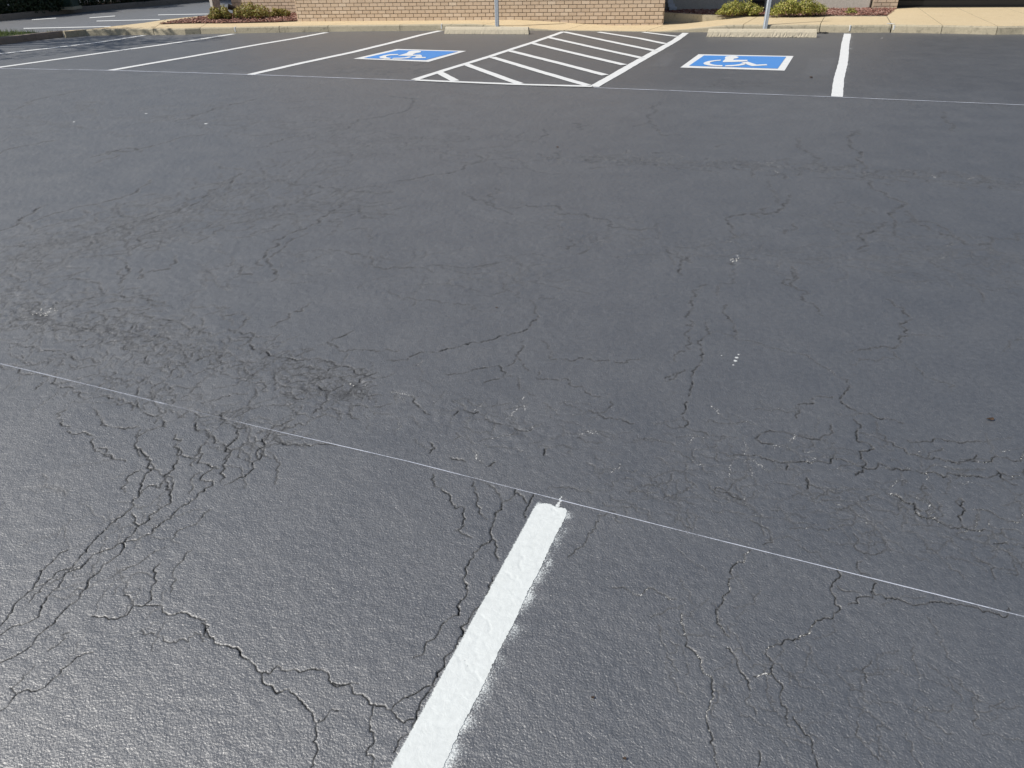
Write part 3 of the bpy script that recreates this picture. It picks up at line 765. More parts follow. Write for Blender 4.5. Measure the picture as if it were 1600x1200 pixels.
# access aisle hatching
ha = empty('access_aisle_marking', G(870, 95), 'white hatched access aisle between the two blue symbols', 'road marking')
def child_strip(*a, **k):
    o = strip(*a, **k); o.parent = ha; o.matrix_parent_inverse = Matrix.Translation(-ha.location); return o
child_strip('border_line', pxs((648, 125.2), (700, 108.3), (765, 88.5), (830, 67.5), (880, 49.8)), None, .055, .0045, M_white_far)
child_strip('border_line', pxs((927, 136), (960, 117.5), (1000, 95), (1038, 73), (1056, 63), (1072, 51.8)), None, .062, .0045, M_white_far)
child_strip('border_line', pxs((650, 125.8), (720, 129), (820, 133.2), (925, 136)), None, .05, .0085, M_white_far)
for a in (((686, 113.5), (712, 127)), ((727, 100.8), (812, 131.5)), ((768, 90), (918, 134)), ((797, 79.8), (946, 118)), ((832, 68.2), (975, 102)),
          ((856, 58.8), (1002, 91)), ((881, 50.3), (1024, 80)), ((935, 50.6), (1000, 60.5), (1040, 69)), ((1005, 50.8), (1058, 57.5))):
    child_strip('hatch_line', pxs(*a), None, .057, .0065, M_white_far)

def flatpoly(name, pts, z, m, parent=None):
    bm = bmesh.new(); vv = [bm.verts.new((p.x, p.y, z)) for p in pts]; bm.faces.new(vv)
    bmesh.ops.triangulate(bm, faces=bm.faces[:])
    o = bmobj(name, bm, m, parent)
    if parent: o.matrix_parent_inverse = Matrix.Translation(-parent.location)
    if o.data.polygons and o.data.polygons[0].normal.z < 0: o.data.flip_normals()
    return o
def symbol(ox, oy, s, outer, inner, figs, label):
    T = lambda L: [G(ox + a / s, oy + b / s) for a, b in L]
    O = T(outer); root = empty('accessible_parking_symbol', sum(O, Vector()) / 4, label, 'road marking', 'painted accessible parking symbols')
    flatpoly('white_border', O, .004, M_white_far, root); flatpoly('blue_field', T(inner), .0075, M_blue, root)
    for nm, fg in figs: flatpoly(nm, T(fg), .011, M_white_far, root)
figR = [('head_and_body', [(528, 580), (545, 571), (590, 567), (640, 569), (668, 579), (655, 589), (618, 595), (612, 606), (755, 607), (752, 618), (700, 624), (600, 628), (508, 629), (508, 618), (532, 600)]),
        ('wheel', [(487, 605), (430, 609), (370, 617), (330, 628), (312, 640), (322, 652), (370, 663), (440, 670), (500, 672), (506, 660), (450, 659), (402, 652), (376, 642), (380, 632), (405, 624), (440, 618), (487, 614)]),
        ('wheel_arc', [(525, 672), (600, 671), (672, 665), (722, 656), (745, 644), (695, 642), (672, 650), (620, 657), (535, 661)]),
        ('leg', [(690, 632), (755, 624), (845, 654), (942, 650), (955, 661), (800, 669), (775, 662)])]
symbol(1050, 0, 6.4, [(265, 545), (1215, 563), (1125, 709), (82, 678)], [(320, 559), (1140, 572), (1055, 691), (170, 662)], figR,
       'blue and white wheelchair symbol in the right bay, before the long wheel stop')
figL = [('head_and_body', [(700, 100), (740, 93), (830, 91), (872, 99), (866, 114), (800, 124), (765, 138), (755, 149), (860, 147), (888, 158), (870, 166), (800, 163), (690, 163), (545, 161), (600, 146), (670, 126)]),
        ('wheel', [(550, 138), (450, 140), (355, 155), (288, 177), (310, 194), (370, 203), (440, 205), (452, 194), (390, 184), (385, 168), (440, 156), (560, 149)]),
        ('wheel_arc', [(470, 205), (600, 203), (700, 193), (745, 176), (700, 172), (640, 187), (480, 193)]),
        ('leg', [(800, 170), (880, 167), (890, 180), (935, 180), (938, 192), (760, 198), (735, 190), (790, 184)])]
symbol(560, 70, 8.889, [(530, 61), (1500, 89), (975, 240), (-70, 197)], [(560, 78), (1385, 98), (935, 218), (75, 190)], figL,
       'blue and white wheelchair symbol in the left bay, beside the hatched aisle')

# chalk snap lines
def chalk(pts, half, z, strength, label, gaps=()):
    P = pxs(*pts); vs = []; fs = []; st = []; out = []
    for a, c in zip(P, P[1:]):
        n = max(2, int((c - a).length / .03))
        for i in range(n): out.append(a + (c - a) * i / n)
    out.append(P[-1])
    for i, p in enumerate(out):
        t = (out[min(i + 1, len(out) - 1)] - out[max(i - 1, 0)]).normalized(); nn = Vector((t.y, -t.x, 0)); f = i / (len(out) - 1)
        hw = half * (.75 + .5 * (float(vnoise(np.array(p.x), np.array(p.y), 7, 1)) + .5)) * (1 + .8 * (p.x < -1.2 and p.y < 4))
        off = nn * (.0012 * math.sin(i * .13))
        for s in (-1, 1):
            v = p + off + nn * (hw * s); v.z = float(hbase(v.x, v.y)) + z; vs.append(v)
            g = 1.0
            for a, c, val in gaps:
                if a < f < c: g = val
            st.append(strength * g)
    for i in range(len(out) - 1): fs.append((2 * i, 2 * i + 1, 2 * i + 3, 2 * i + 2))
    o = meshobj('chalk_line', vs, fs, M_chalk); a = o.data.attributes.new('strength', 'FLOAT', 'POINT'); a.data.foreach_set('value', st)
    return tag(o, label, 'chalk line')
chalk([(-150, 537), (0, 568.5), (420, 671), (640, 722), (870, 780), (1200, 864), (1600, 964), (1750, 1002)], .0017, .0022, .8,
      'thin pale chalk line crossing the tarmac at the tip of the nearest stripe', gaps=((.0, .33, .6), (.335, .415, .22), (.415, .5, .8)))
chalk([(-150, 105), (0, 107.5), (175, 110.5), (390, 117), (650, 126.5)], .014, .0055, .9, 'thin chalk line across the far bay ends, left of the hatched aisle')
chalk([(928, 137.5), (1120, 145), (1300, 152), (1450, 158.5), (1600, 165), (1750, 172)], .009, .0055, .9, 'thin chalk line across the far bay ends, right of the hatched aisle')

# ================================================================== KERB AND SIDEWALK (slabs between joints)
KH = .12
VPG = G(1330, -59)
def interp(x, tab):
    if x <= tab[0][0]: return tab[0][1]
    for (a, u), (b_, v) in zip(tab, tab[1:]):
        if x <= b_: return u + (v - u) * (x - a) / (b_ - a)
    return tab[-1][1]
BOT = [(-300, 110), (-120, 84), (0, 70), (62, 62.3), (112, 56.8), (150, 55.4), (228, 54.4), (283, 54.6), (314, 53), (360, 52.4), (440, 51), (510, 49.6), (600, 48.8), (690, 47.9), (760, 47.4), (860, 47.8), (960, 49.2), (1040, 50.4), (1105, 50.4), (1280, 50.6), (1330, 51.2), (1392, 51), (1440, 52), (1500, 52.8), (1550, 54.3), (1600, 53.6), (1700, 55), (1900, 57)]
ZT = [(735, KH), (862, .012), (1030, .012), (1140, KH + .005), (5000, KH + .005)]
A0 = G(465, 33.5, KH); A1 = G(1036, 39.6, 0.0)
A0.z = A1.z = 0
wdir = (A1 - A0).normalized(); wn = Vector((wdir.y, -wdir.x, 0))          # outward (towards the lot)
if wn.y > 0: wn = -wn
E0 = G(1150, 26, KH); E1 = G(1391, 26, KH)
P0 = G(1393, 12.5, KH); P1 = G(1600, 12, KH)
def back_of(F):
    d = (VPG - F); d.z = 0; d.normalize()
    def hit(a, c):
        e = c - a; den = d.x * e.y - d.y * e.x
        return ((a.x - F.x) * e.y - (a.y - F.y) * e.x) / den
    cand = hit(A0, A1); B = F + d * cand; B.z = 0
    if B.x > A1.x:
        t2 = hit(Vector((E0.x, E0.y, 0)), Vector((E1.x, E1.y, 0))); B2 = F + d * t2
        if B2.x > E1.x + .02:
            t3 = hit(Vector((P0.x, P0.y, 0)), Vector((P1.x, P1.y, 0))); B2 = F + d * (t3 + .02)
        B = B2
    return Vector((B.x, B.y, 0))
walk = empty('sidewalk', G(800, 44), kind='structure')
def relink(o, root):
    o.parent = root; o.matrix_parent_inverse = Matrix.Translation(-root.location); return o
ZB = [(735, KH), (785, KH), (862, .05), (930, .0), (1030, .0), (1060, .02), (1140, KH + .002), (5000, KH + .002)]
def slab(xs, name='paving_slab', zt=None, push=0):
    vs = []; fs = []; mi = []
    for k, x in enumerate(xs):
        F = G(x, interp(x, BOT)); zf = interp(x, ZT) + push
        if k == 0: F += Vector((.006, 0, 0))
        if k == len(xs) - 1: F -= Vector((.006, 0, 0))
        B = back_of(F); zb = max(interp(x, ZB) + push, .004)
        if F.x > 6.2 and B.y > F.y + 1.6: pass
        j1, j2 = random.uniform(-.006, .006), random.uniform(-.003, .003)
        d = (B - F).normalized()
        vs += [(F.x, F.y + j1, -.05), (F.x, F.y + .012 + j2, zf * .80), (F.x + d.x * .022, F.y + .034, zf),
               (F.x + d.x * .3, F.y + .3, zf + .002), (B.x, B.y, zb), (B.x, B.y, -.05)]
    n = len(xs)
    for i in range(n - 1):
        a, c = i * 6, i * 6 + 6
        for r_, m_ in ((0, 1), (1, 1), (2, 0), (3, 0), (4, 0)): fs.append((a + r_, c + r_, c + r_ + 1, a + r_ + 1)); mi.append(m_)
    for a in (0, (n - 1) * 6): fs.append(tuple(a + r_ for r_ in range(6))); mi.append(1)
    return relink(meshobj(name, vs, fs, mats=[M_walk, M_kerb], mi=mi), walk)
def xs_between(a, c, step=22):
    n = max(1, round((c - a) / step)); return [a + (c - a) * i / n for i in range(n + 1)]
J = [437, 513, 625, 755, 882, 1010, 1160, 1280, 1391]
for a, c in zip(J, J[1:]): slab(xs_between(a, c))
for a, c in zip([1391.6, 1470, 1556, 1660, 1800], [1470, 1556, 1660, 1800, 2050]): slab(xs_between(a, c), push=.004)
# left end: rounded island slabs with explicit outlines
def poly_slab(name, front, back, z, m_top, m_face, root, dz=-.05, lip=.02):
    """front: list of ground points along the visible kerb foot; back: the far side, right to left"""
    bm = bmesh.new(); n = len(front)
    lo = [bm.verts.new((p.x, p.y, dz)) for p in front]; mid = [bm.verts.new((p.x, p.y + .010, z * .82)) for p in front]
    hi = [bm.verts.new((p.x, p.y + .034, z)) for p in front]; bk = [bm.verts.new((p.x, p.y, z)) for p in back]
    bl = [bm.verts.new((p.x, p.y, dz)) for p in back]
    for i in range(n - 1):
        bm.faces.new((lo[i], lo[i + 1], mid[i + 1], mid[i])).material_index = 1
        bm.faces.new((mid[i], mid[i + 1], hi[i + 1], hi[i])).material_index = 1
    for i in range(len(bk) - 1): bm.faces.new((bk[i], bk[i + 1], bl[i + 1], bl[i])).material_index = 1
    bm.faces.new((lo[-1], bl[0], bk[0], hi[-1], mid[-1])).material_index = 1
    bm.faces.new((bl[-1], lo[0], mid[0], hi[0], bk[-1])).material_index = 1
    top = hi + bk
    from mathutils.geometry import tessellate_polygon
    for t3 in tessellate_polygon([[v.co for v in top]]):
        try: bm.faces.new([top[i] for i in t3])
        except ValueError: pass
    return relink(bmobj(name, bm, [m_top, m_face]), root)
fp = lambda xs: [G(x, interp(x, BOT)) for x in xs]
Bk = [(100, 49.2), (135, 46), (172, 41.6), (225, 35.7), (253, 31.5), (292, 27), (328, 24.2), (352, 22.6), (400, 20.5)]
poly_slab('paving_slab', fp([100.3, 130, 160, 190, 215, 240.6]), [G(*p, KH) for p in ((259, 30.6), (253, 31.5), (225, 35.7), (172, 41.6), (135, 46), (100.3, 49.2))], KH, M_walk, M_kerb, walk)
poly_slab('paving_slab', fp([241.4, 265, 290, 313.6]), [G(*p, KH) for p in ((345, 23), (328, 24.2), (292, 27), (260, 30.5))], KH, M_walk, M_kerb, walk)
poly_slab('paving_slab', fp([314.4, 340, 370, 400, 436.7]), [Vector((q.x, q.y, KH)) for q in (back_of(G(437, interp(437, BOT))),)] + [G(*p, KH) for p in ((452, 27), (440, 24), (400, 21), (346, 22.9))], KH, M_walk, M_kerb, walk)
# shade-toned kerb of the grass island to the left
isl = empty('grass_island', G(0, 62), kind='structure')
kf = fp([99.7, 80, 62, 30, 0, -40, -90, -150, -220, -300])[::-1]
kb = [Vector((p.x - .10, p.y + .14, 0)) for p in kf][::-1]
poly_slab('kerb', kf, kb, KH, M_dkerb, M_dkerb, isl)
turf_pts = [Vector((p.x, p.y + .004, 0)) for p in kb] + [Vector((-17, 11.5, 0)), Vector((-18, 14.5, 0)), Vector((-16, 17, 0)), G(-60, 48, KH), G(0, 48.4, KH), G(40, 48.9, KH), G(75, 50.3, KH)]
bm = bmesh.new(); f = bm.faces.new([bm.verts.new((p.x, p.y, KH - .012)) for p in turf_pts]); bmesh.ops.triangulate(bm, faces=[f]); relink(bmobj('turf', bm, M_turf), isl)

def inpoly(x, y, P):
    c = False; j = len(P) - 1
    for i in range(len(P)):
        if (P[i].y > y) != (P[j].y > y) and x < (P[j].x - P[i].x) * (y - P[i].y) / (P[j].y - P[i].y) + P[i].x: c = not c
        j = i
    return c
def scatter(P, n):
    x0, x1 = min(p.x for p in P), max(p.x for p in P); y0, y1 = min(p.y for p in P), max(p.y for p in P); out = []
    while len(out) < n:
        x, y = random.uniform(x0, x1), random.uniform(y0, y1)
        if inpoly(x, y, P): out.append((x, y))
    return out
vs = []; fs = []
for x, y in scatter(turf_pts, 26000):
    if x < -12.5 and random.random() < .85: continue
    a = random.uniform(0, 6.28); h = random.uniform(.03, .075); l = random.uniform(.01, .05); wd = .0035
    dx, dy = math.cos(a) * wd, math.sin(a) * wd; b0 = len(vs)
    vs += [(x - dx, y - dy, KH - .015), (x + dx, y + dy, KH - .015), (x + random.uniform(-l, l), y + random.uniform(-l, l), KH + h)]; fs.append((b0, b0 + 1, b0 + 2))
tag(meshobj('grass', vs, fs, M_grass), 'short green grass on the kerbed island at the left edge', 'grass', kind='stuff')

# little survey ticks sprayed on the kerb
for px, lab in ((368, 'thin white tick on the kerb below the shrub bed'), (690, 'thin white tick on the kerb just left of the left wheel stop'), (1327, 'thin white tick on the kerb above the right bay stripe')):
    F = G(px, interp(px, BOT)); bm = bmesh.new()
    add_box(bm, (F.x, F.y + .016, KH * .62), X, Y, Z, .009, .012, KH * .37); add_box(bm, (F.x + .01, F.y + .075, KH + .001), X, Y, Z, .009, .045, .0022)
    tag(bmobj('paint_tick', bm, M_white_far), lab, 'paint mark')
F = G(1393, interp(1393, BOT)); c0 = Vector((F.x + .03, F.y + .13, KH + .0125)); bm = bmesh.new()
ring = [bm.verts.new(c0 + Vector((math.cos(k * .35) * random.choice((.03, .05, .085)), math.sin(k * .35) * random.choice((.05, .09, .15)), 0))) for k in range(18)]; cc = bm.verts.new(c0)
for k in range(18): bm.faces.new((ring[k], ring[(k + 1) % 18], cc))
sp_ = tag(bmobj('paint_splotch', bm, M_white_far), 'white paint splotch on the kerb joint right of the mulch bed', 'paint mark')
bm = bmesh.new(); add_box(bm, (F.x + .025, F.y + .006, KH * .66), X, Y, Z, .014, .014, KH * .3); bmobj('paint_drip', bm, M_white_far, sp_)

# ================================================================== BUILDING
WH = 3.8
bld = empty('brick_building', (A0 + A1) / 2, 'single-storey tan brick building behind the kerb, with planted recess and dark entrance', 'building')
def wall_solid(name, a, c, thick, z0, z1, m, label=None):
    d = (c - a); L = d.length; d = d / L; n = Vector((d.y, -d.x, 0)); n = n if n.y < 0 else -n
    bm = bmesh.new(); add_box(bm, (a + c) / 2 - n * (thick / 2) + Z * ((z0 + z1) / 2), d, n, Z, L / 2, thick / 2, (z1 - z0) / 2)
    o = relink(bmobj(name, bm, m), bld)
    if label: o['label'] = label
    return o, d, n
BL, BHt, JT = .177, .0713, .011       # module of one brick with its joint
def brick_mesh(L, H, T=.03):
    bm = bmesh.new(); add_box(bm, (0, 0, 0), X, Y, Z, L / 2, T / 2, H / 2, .0025); bmesh.ops.recalc_face_normals(bm, faces=bm.faces[:])
    me = bpy.data.meshes.new('brick'); bm.to_mesh(me); bm.free(); me.materials.append(M_brick); return me
ME_FULL = brick_mesh(BL - JT, BHt - JT)
_half = {}
def lay(wall, a, c, n, z0, z1, single_to, phase=0.0, count=[0]):
    """bricks on the face a-c; courses under single_to one by one, the rest joined"""
    d = (c - a); L = d.length; d = d / L; rest = bmesh.new(); k = 0; z = z0 + BHt / 2; anyrest = False
    rot = math.atan2(d.y, d.x)
    while z < z1:
        off = (BL / 2 if k % 2 else 0) + phase; x = -((off) % BL)
        while x < L - .004:
            x0, x1 = max(x, 0), min(x + BL, L)
            w_ = (x1 - x0) - JT
            if w_ > .02:
                pc = a + d * ((x0 + x1) / 2) + n * (-.009 + random.uniform(-.0018, .0018)) + Z * (z + random.uniform(-.0008, .0008))
                if z < single_to and count[0] < 298:
                    key = round(w_, 3)
                    if abs(w_ - (BL - JT)) < .002: me_ = ME_FULL
                    else: me_ = _half.get(key) or _half.setdefault(key, brick_mesh(w_, BHt - JT))
                    o = bpy.data.objects.new('brick', me_); COL.objects.link(o); o.parent = wall
                    o.location = pc; o.rotation_euler = (random.uniform(-.004, .004), 0, rot); count[0] += 1
                else:
                    add_box(rest, pc, d, n, Z, w_ / 2, .015, (BHt - JT) / 2); anyrest = True
            x += BL
        z += BHt; k += 1
    if anyrest:
        o = bmobj('brick', rest, M_brick, wall); tag(o, kind='stuff')
    else: rest.free()
MT = .019  # mortar set back
A1b = Vector((A1.x, A1.y, 0))
wA, dA, nA = wall_solid('front_wall', A0 - wn * MT, A1b - wn * MT - wdir * .002, .25, -.05, WH, M_mortar, 'sunlit tan brick wall behind the left wheel stop')
wA['label'] = 'sunlit tan brick wall behind the left wheel stop'
# z of lowest course follows the low point of the ramp
VIS = .47
lay(wA, A0, A1b, wn, -.03, WH, .425, .05)
# right return of that wall, in shade
BK = G(1287, 13, .14); BK.z = 0
side_d = -wn
RW = BK - A1b; dep_r = RW.dot(side_d)
C0 = A1b + side_d * dep_r
def side_wall(name, a, c, nrm, lab):
    d = (c - a); L = d.length; d = d / L
    bm = bmesh.new(); add_box(bm, (a + c) / 2 - nrm * (.125 + MT) + Z * (WH / 2 - .02) + d * .1, d, nrm, Z, L / 2 - .1, .125, WH / 2)
    o = relink(bmobj(name, bm, M_mortar), bld); o['label'] = lab; return o
sR = side_wall('return_wall', A1b, C0, wdir, 'shaded brick return of the front wall, beside the white downspout')
lay(sR, A1b - wn * .012, C0, wdir, -.03, WH, 0, .09)
# set-back brick wall on the left, behind the shrubs
B1 = A0 + side_d * 1.9; B0 = B1 - wdir * 2.55
wB, _, _ = wall_solid('set_back_wall', B0 - wn * MT, B1 - wn * MT, .25, .0, WH, M_mortar, 'set-back tan brick wall behind the shrubs and black spotlight')
lay(wB, B0, B1, wn, KH - .02, WH, .55, .0)
sL = side_wall('return_wall', A0 + wdir * 0, B1, -wdir, 'left brick return of the front wall')
lay(sL, A0 - wn * .012, B1, -wdir, .09, WH, 0, .02)
# recess back wall of smooth panels
pR = G(1357, 10, .16); pR.z = 0
ed = wdir
C1 = C0 + ed * ((pR - C0).dot(ed))
wC, _, _ = wall_solid('recess_wall', C0, C1, .2, -.02, WH - .1, M_wallp, 'smooth pale stone wall at the back of the planted recess')
bm = bmesh.new(); add_box(bm, (C0 + C1) / 2 + wn * .012 + Z * .17, ed, wn, Z, (C1 - C0).length / 2 - .03, .012, .17); relink(bmobj('base_course', bm, M_wallp), bld)
# brick pier left of the entrance
D0 = C1 + ed * .03 + wn * .10; D1 = D0 + ed * .50
wD, _, _ = wall_solid('brick_pier', D0 - wn * MT, D1 - wn * MT, .5, -.02, WH - .1, M_mortar, 'brick pier between the planted recess and the dark entrance')
lay(wD, D0, D1, wn, KH - .015, WH - .12, .75, .10)
# dark entrance: threshold, mullions, tinted panes
e0 = Vector((D1.x + .01, P0.y + .05, 0)); e1 = Vector((P1.x + 7, P0.y + .05 + (P1.y - P0.y) / (P1.x - P0.x) * 9, 0))
ed2 = (e1 - e0).normalized(); en = Vector((ed2.y, -ed2.x, 0))
def ebox(name, t0, t1, z0, z1, off, th, m, lab=None):
    bm = bmesh.new(); add_box(bm, e0 + ed2 * ((t0 + t1) / 2) + en * off + Z * ((z0 + z1) / 2), ed2, en, Z, (t1 - t0) / 2, th / 2, (z1 - z0) / 2, .004)
    o = relink(bmobj(name, bm, m), bld)
    if lab: o['label'] = lab
    return o
EL = (e1 - e0).length
ebox('threshold', 0, EL, KH - .02, KH + .03, .0, .14, M_bronze); ebox('sill_rail', 0, EL, KH + .032, KH + .14, -.06, .05, M_bronze)
ebox('top_rail', 0, EL, 2.6, 2.72, -.06, .06, M_bronze)
for k in range(8):
    t = k * 1.22; ebox('mullion', t, t + .05, KH + .142, 2.598, -.06, .06, M_bronze)
    if t + 1.2 < EL: ebox('window_pane', t + .055, t + 1.215, KH + .145, 2.595, -.065, .012, M_glass)
ebox('fascia', 0, EL, 2.722, WH - .1, -.1, .24, M_bronze)
ebox('entrance_back', 0, EL, -.02, WH - .12, -.75, .2, M_bronze)
# flat roof over everything behind the walls
bm = bmesh.new()
def roofbox(a, c, deep, z, t=.12):
    d = (c - a).normalized(); L = (c - a).length
    add_box(bm, (a + c) / 2 + side_d * (deep / 2 + .02) + Z * (z + t / 2), d, side_d, Z, L / 2, deep / 2, t / 2)
roofbox(A0, A1b, 7, WH); roofbox(B0, B1 - wdir * .01, 5.7, WH + .002); roofbox(C0 + wdir * .01, D1, 5, WH - .098); roofbox(e0 + ed2 * .02 , e1, 5, WH - .096)
relink(bmobj('roof', bm, M_roof), bld)
# bed edging stone at the recess
bm = bmesh.new()
def prism(bm, lo_f, hi_f, hi_b):
    n = len(lo_f); a = [bm.verts.new(p) for p in lo_f]; c = [bm.verts.new(p) for p in hi_f]; e = [bm.verts.new(p) for p in hi_b]
    for i in range(n - 1): bm.faces.new((a[i], a[i + 1], c[i + 1], c[i])); bm.faces.new((c[i], c[i + 1], e[i + 1], e[i]))
lo, hi, hb_ = [], [], []
for k in range(13):
    px = 1036.8 + (1391 - 1036.8) * k / 12; f = min(1, k / 4.0)
    q = E0 + (E1 - E0) * ((G(px, 26, KH).x - E0.x) / (E1.x - E0.x)); zt = KH + .075 * (1 - f) ** 1.2 + .004
    if k == 0: q.x = A1b.x + .004
    lo.append((q.x, q.y - .004, -.04)); hi.append((q.x, q.y + .004, zt)); hb_.append((q.x, q.y + .13, zt))
prism(bm, lo, hi, hb_)
tag(bmobj('bed_edging', bm, [M_kerb]), 'low concrete edging along the front of the recess planting bed', 'kerb', kind=None)

# ================================================================== PLANTING
def mulch_bed(name, P, z, nchips, lab):
    bm = bmesh.new(); f = bm.faces.new([bm.verts.new((p.x, p.y, z)) for p in P]); bmesh.ops.triangulate(bm, faces=[f])
    root = bmobj(name, bm, M_soil); 
    if root.data.polygons[0].normal.z < 0: root.data.flip_normals()
    root['kind'] = 'structure'
    bm = bmesh.new()
    for x, y in scatter(P, nchips):
        a = random.uniform(0, 6.28); ti = random.uniform(-.7, .7); u = Vector((math.cos(a), math.sin(a), math.sin(ti) * .6)).normalized()
        v = u.cross(Vector((random.uniform(-.5, .5), random.uniform(-.5, .5), 1))).normalized(); w_ = u.cross(v)
        add_box(bm, (x, y, z + random.uniform(.002, .028)), u, v, w_, random.uniform(.012, .034), random.uniform(.006, .014), random.uniform(.002, .005))
    tag(bmobj('wood_chips', bm, M_chip), lab, 'mulch', kind='stuff')
Lbed = [G(248, 38.4, KH), G(270, 37.5, KH), G(304, 36.9, KH), G(360, 36.7, KH), G(430, 35.2, KH), A0 + wn * .012 - wdir * .02, B1 + wn * .01 - wdir * .02, B0 + wn * .01, G(350, 23.6, KH), G(328, 25.8, KH), G(292, 30.6, KH)]
mulch_bed('mulch_bed', Lbed, KH + .012, 3000, 'red-brown wood chips under the left shrubs')
Rb = [Vector(hb_[0]), Vector(hb_[4]), Vector(hb_[-1]), Vector((D1.x - .01, D1.y + (wn * .01).y, 0)), D0 + wn * .01, C1 + wn * .03, C0 + wn * .03 + wdir * .02]
mulch_bed('mulch_bed', Rb, KH + .004, 5200, 'red-brown wood chips in the recess bed')

def leaf(vs, fs, c, n, r):
    u = n.orthogonal().normalized(); a = random.uniform(0, 6.28); u = (Matrix.Rotation(a, 3, n) @ u); v = n.cross(u)
    b0 = len(vs); vs += [c - u * r, c - v * (r * .5) + n * (r * .12), c + u * r, c + v * (r * .5) + n * (r * .12)]; fs.append((b0, b0 + 1, b0 + 2, b0 + 3))
def foliage(name, clumps, n, r, m, parent=None, label=None):
    vs, fs = [], []
    tot = sum(c[1] * c[2] for c in clumps)
    for (c, rx, rz) in clumps:
        for _ in range(int(n * rx * rz / tot)):
            d = Vector((random.gauss(0, 1), random.gauss(0, 1), random.gauss(0, 1))).normalized(); q = random.uniform(.35, 1.0) ** .6 * random.uniform(.86, 1.12)
            p = Vector(c) + Vector((d.x * rx * q, d.y * rx * q, d.z * rz * q))
            if p.z < .1: continue
            nn = (d + Vector((random.gauss(0, .6), random.gauss(0, .6), random.gauss(.3, .6)))).normalized()
            leaf(vs, fs, p, nn, r * random.uniform(.6, 1.25))
    return meshobj(name, vs, fs, m, parent)
def shrub(base, wx, h, m, label, n=2600, leaf_r=.022, group='low shrubs in the mulch beds', ncl=7, dep=.28):
    root = empty('shrub', base, label, 'shrub', group)
    cl = []
    for k in range(ncl * 3):
        t = (k + .5) / (ncl * 3) * 2 - 1; q = random.uniform(.12, .34); hh = h * (1 - .45 * abs(t) ** 2.5) * random.uniform(.55, 1.08)
        cl.append((Vector((t * wx * .86 + random.uniform(-.03, .03), random.uniform(-dep, dep) * .55, hh * .55)), max(.05, min(.16, wx * q)), hh * random.uniform(.38, .5)))
    vs = [(Vector(c) + Vector(base), rx, rz) for c, rx, rz in cl]
    o = foliage('foliage', vs, n, leaf_r, m); relink(o, root)
    bm = bmesh.new()
    for c, rx, rz in vs:
        for j in range(2):
            add_tube(bm, [Vector((c.x + random.uniform(-.03, .03), base[1], base[2] - .002)), Vector((c.x + random.uniform(-.08, .08), c.y + random.uniform(-.05, .05), c.z))], [.006, .003], 5)
    add_tube(bm, [Vector(base) - X * wx, Vector(base) + X * wx], [.008, .008], 5)      # the layered woody base
    relink(bmobj('stem', bm, M_bark), root)
    return root
def at_bed(px, py, z=KH + .012): return G(px, py, z)
shrub(at_bed(345, 31), .30, .30, M_shrub, 'yellow-green shrub left of the black spotlight', 2600)
shrub(at_bed(394, 30), .44, .38, M_shrub, 'tallest yellow-green shrub, right of the black spotlight', 3200)
shrub(at_bed(438, 27), .24, .25, M_shrub, 'small yellow-green shrub nearest the brick corner', 1500)
shrub(at_bed(1156, 25), .46, .32, M_shrubd, 'green shrub left of the right sign post', 3600)
shrub(at_bed(1244, 25.4), .60, .37, M_shrubd, 'wide green shrub right of the right sign post', 4800)
shrub(at_bed(1330, 22), .09, .13, M_shrubd, 'tiny green tuft alone in the right mulch bed', 320, ncl=3, leaf_r=.016)

# hedge along the driveway (far left), its kerb
far_kb = [(-160, 46), (0, 32.8), (60, 26.4), (110, 20.6), (200, 13), (300, 4.4), (350, .5), (420, -6)]
fk = [G(*p) for p in far_kb]
dr = empty('driveway_kerb', fk[2], kind='structure')
poly_slab('kerb', fk, [Vector((p.x - .02, p.y + .20, 0)) for p in fk][::-1], .15, M_dkerb, M_dkerb, dr)
hb2 = [Vector((p.x, p.y + .2, .13)) for p in fk] + [Vector((p.x - .5, p.y + 4, .13)) for p in fk][::-1]
bm = bmesh.new(); f = bm.faces.new([bm.verts.new(p) for p in hb2]); bmesh.ops.triangulate(bm, faces=[f]); o = bmobj('planting_strip', bm, M_soil); o['kind'] = 'structure'
hroot = empty('hedge', (fk[1].x, fk[1].y + .8, .13), 'dark shaded hedge beyond the driveway, left of the green cabinet', 'hedge', 'dark hedges beyond the driveway')
cl = []
def hedge_cl(i0, i1, n):
    out = []
    for k in range(n):
        t = i0 + (i1 - i0) * k / (n - 1); i = min(int(t), len(fk) - 2); p = fk[i] + (fk[i + 1] - fk[i]) * (t - i)
        for z, dy in ((.38, .85), (.85, .95), (.35, 1.7), (.9, 1.8)): out.append((Vector((p.x + random.uniform(-.15, .15), p.y + dy + random.uniform(-.1, .15), z)), .52, .45))
    return out
relink(foliage('foliage', hedge_cl(0.2, 2.35, 15), 40000, .04, M_hedge), hroot)
h2 = empty('hedge', (fk[4].x, fk[4].y + .8, .13), 'dark shaded hedge beyond the driveway, right of the green cabinet', 'hedge', 'dark hedges beyond the driveway')
relink(foliage('foliage', hedge_cl(3.15, 6.6, 16), 36000, .04, M_hedge), h2)
for rt, i0, i1 in ((hroot, .2, 2.35), (h2, 3.15, 6.6)):
    bm = bmesh.new()
    for k in range(14):
        t = i0 + (i1 - i0) * k / 13; i = min(int(t), len(fk) - 2); p = fk[i] + (fk[i + 1] - fk[i]) * (t - i)
        add_tube(bm, [(p.x, p.y + .95, .1), (p.x + random.uniform(-.1, .1), p.y + .95, .6)], [.02, .012], 6)
    relink(bmobj('stem', bm, M_bark), rt)
cb = G(101, 14.5, .13) + Vector((0, .25, 0))
root = empty('utility_cabinet', cb, 'dark green utility cabinet standing between the two hedges', 'utility box')
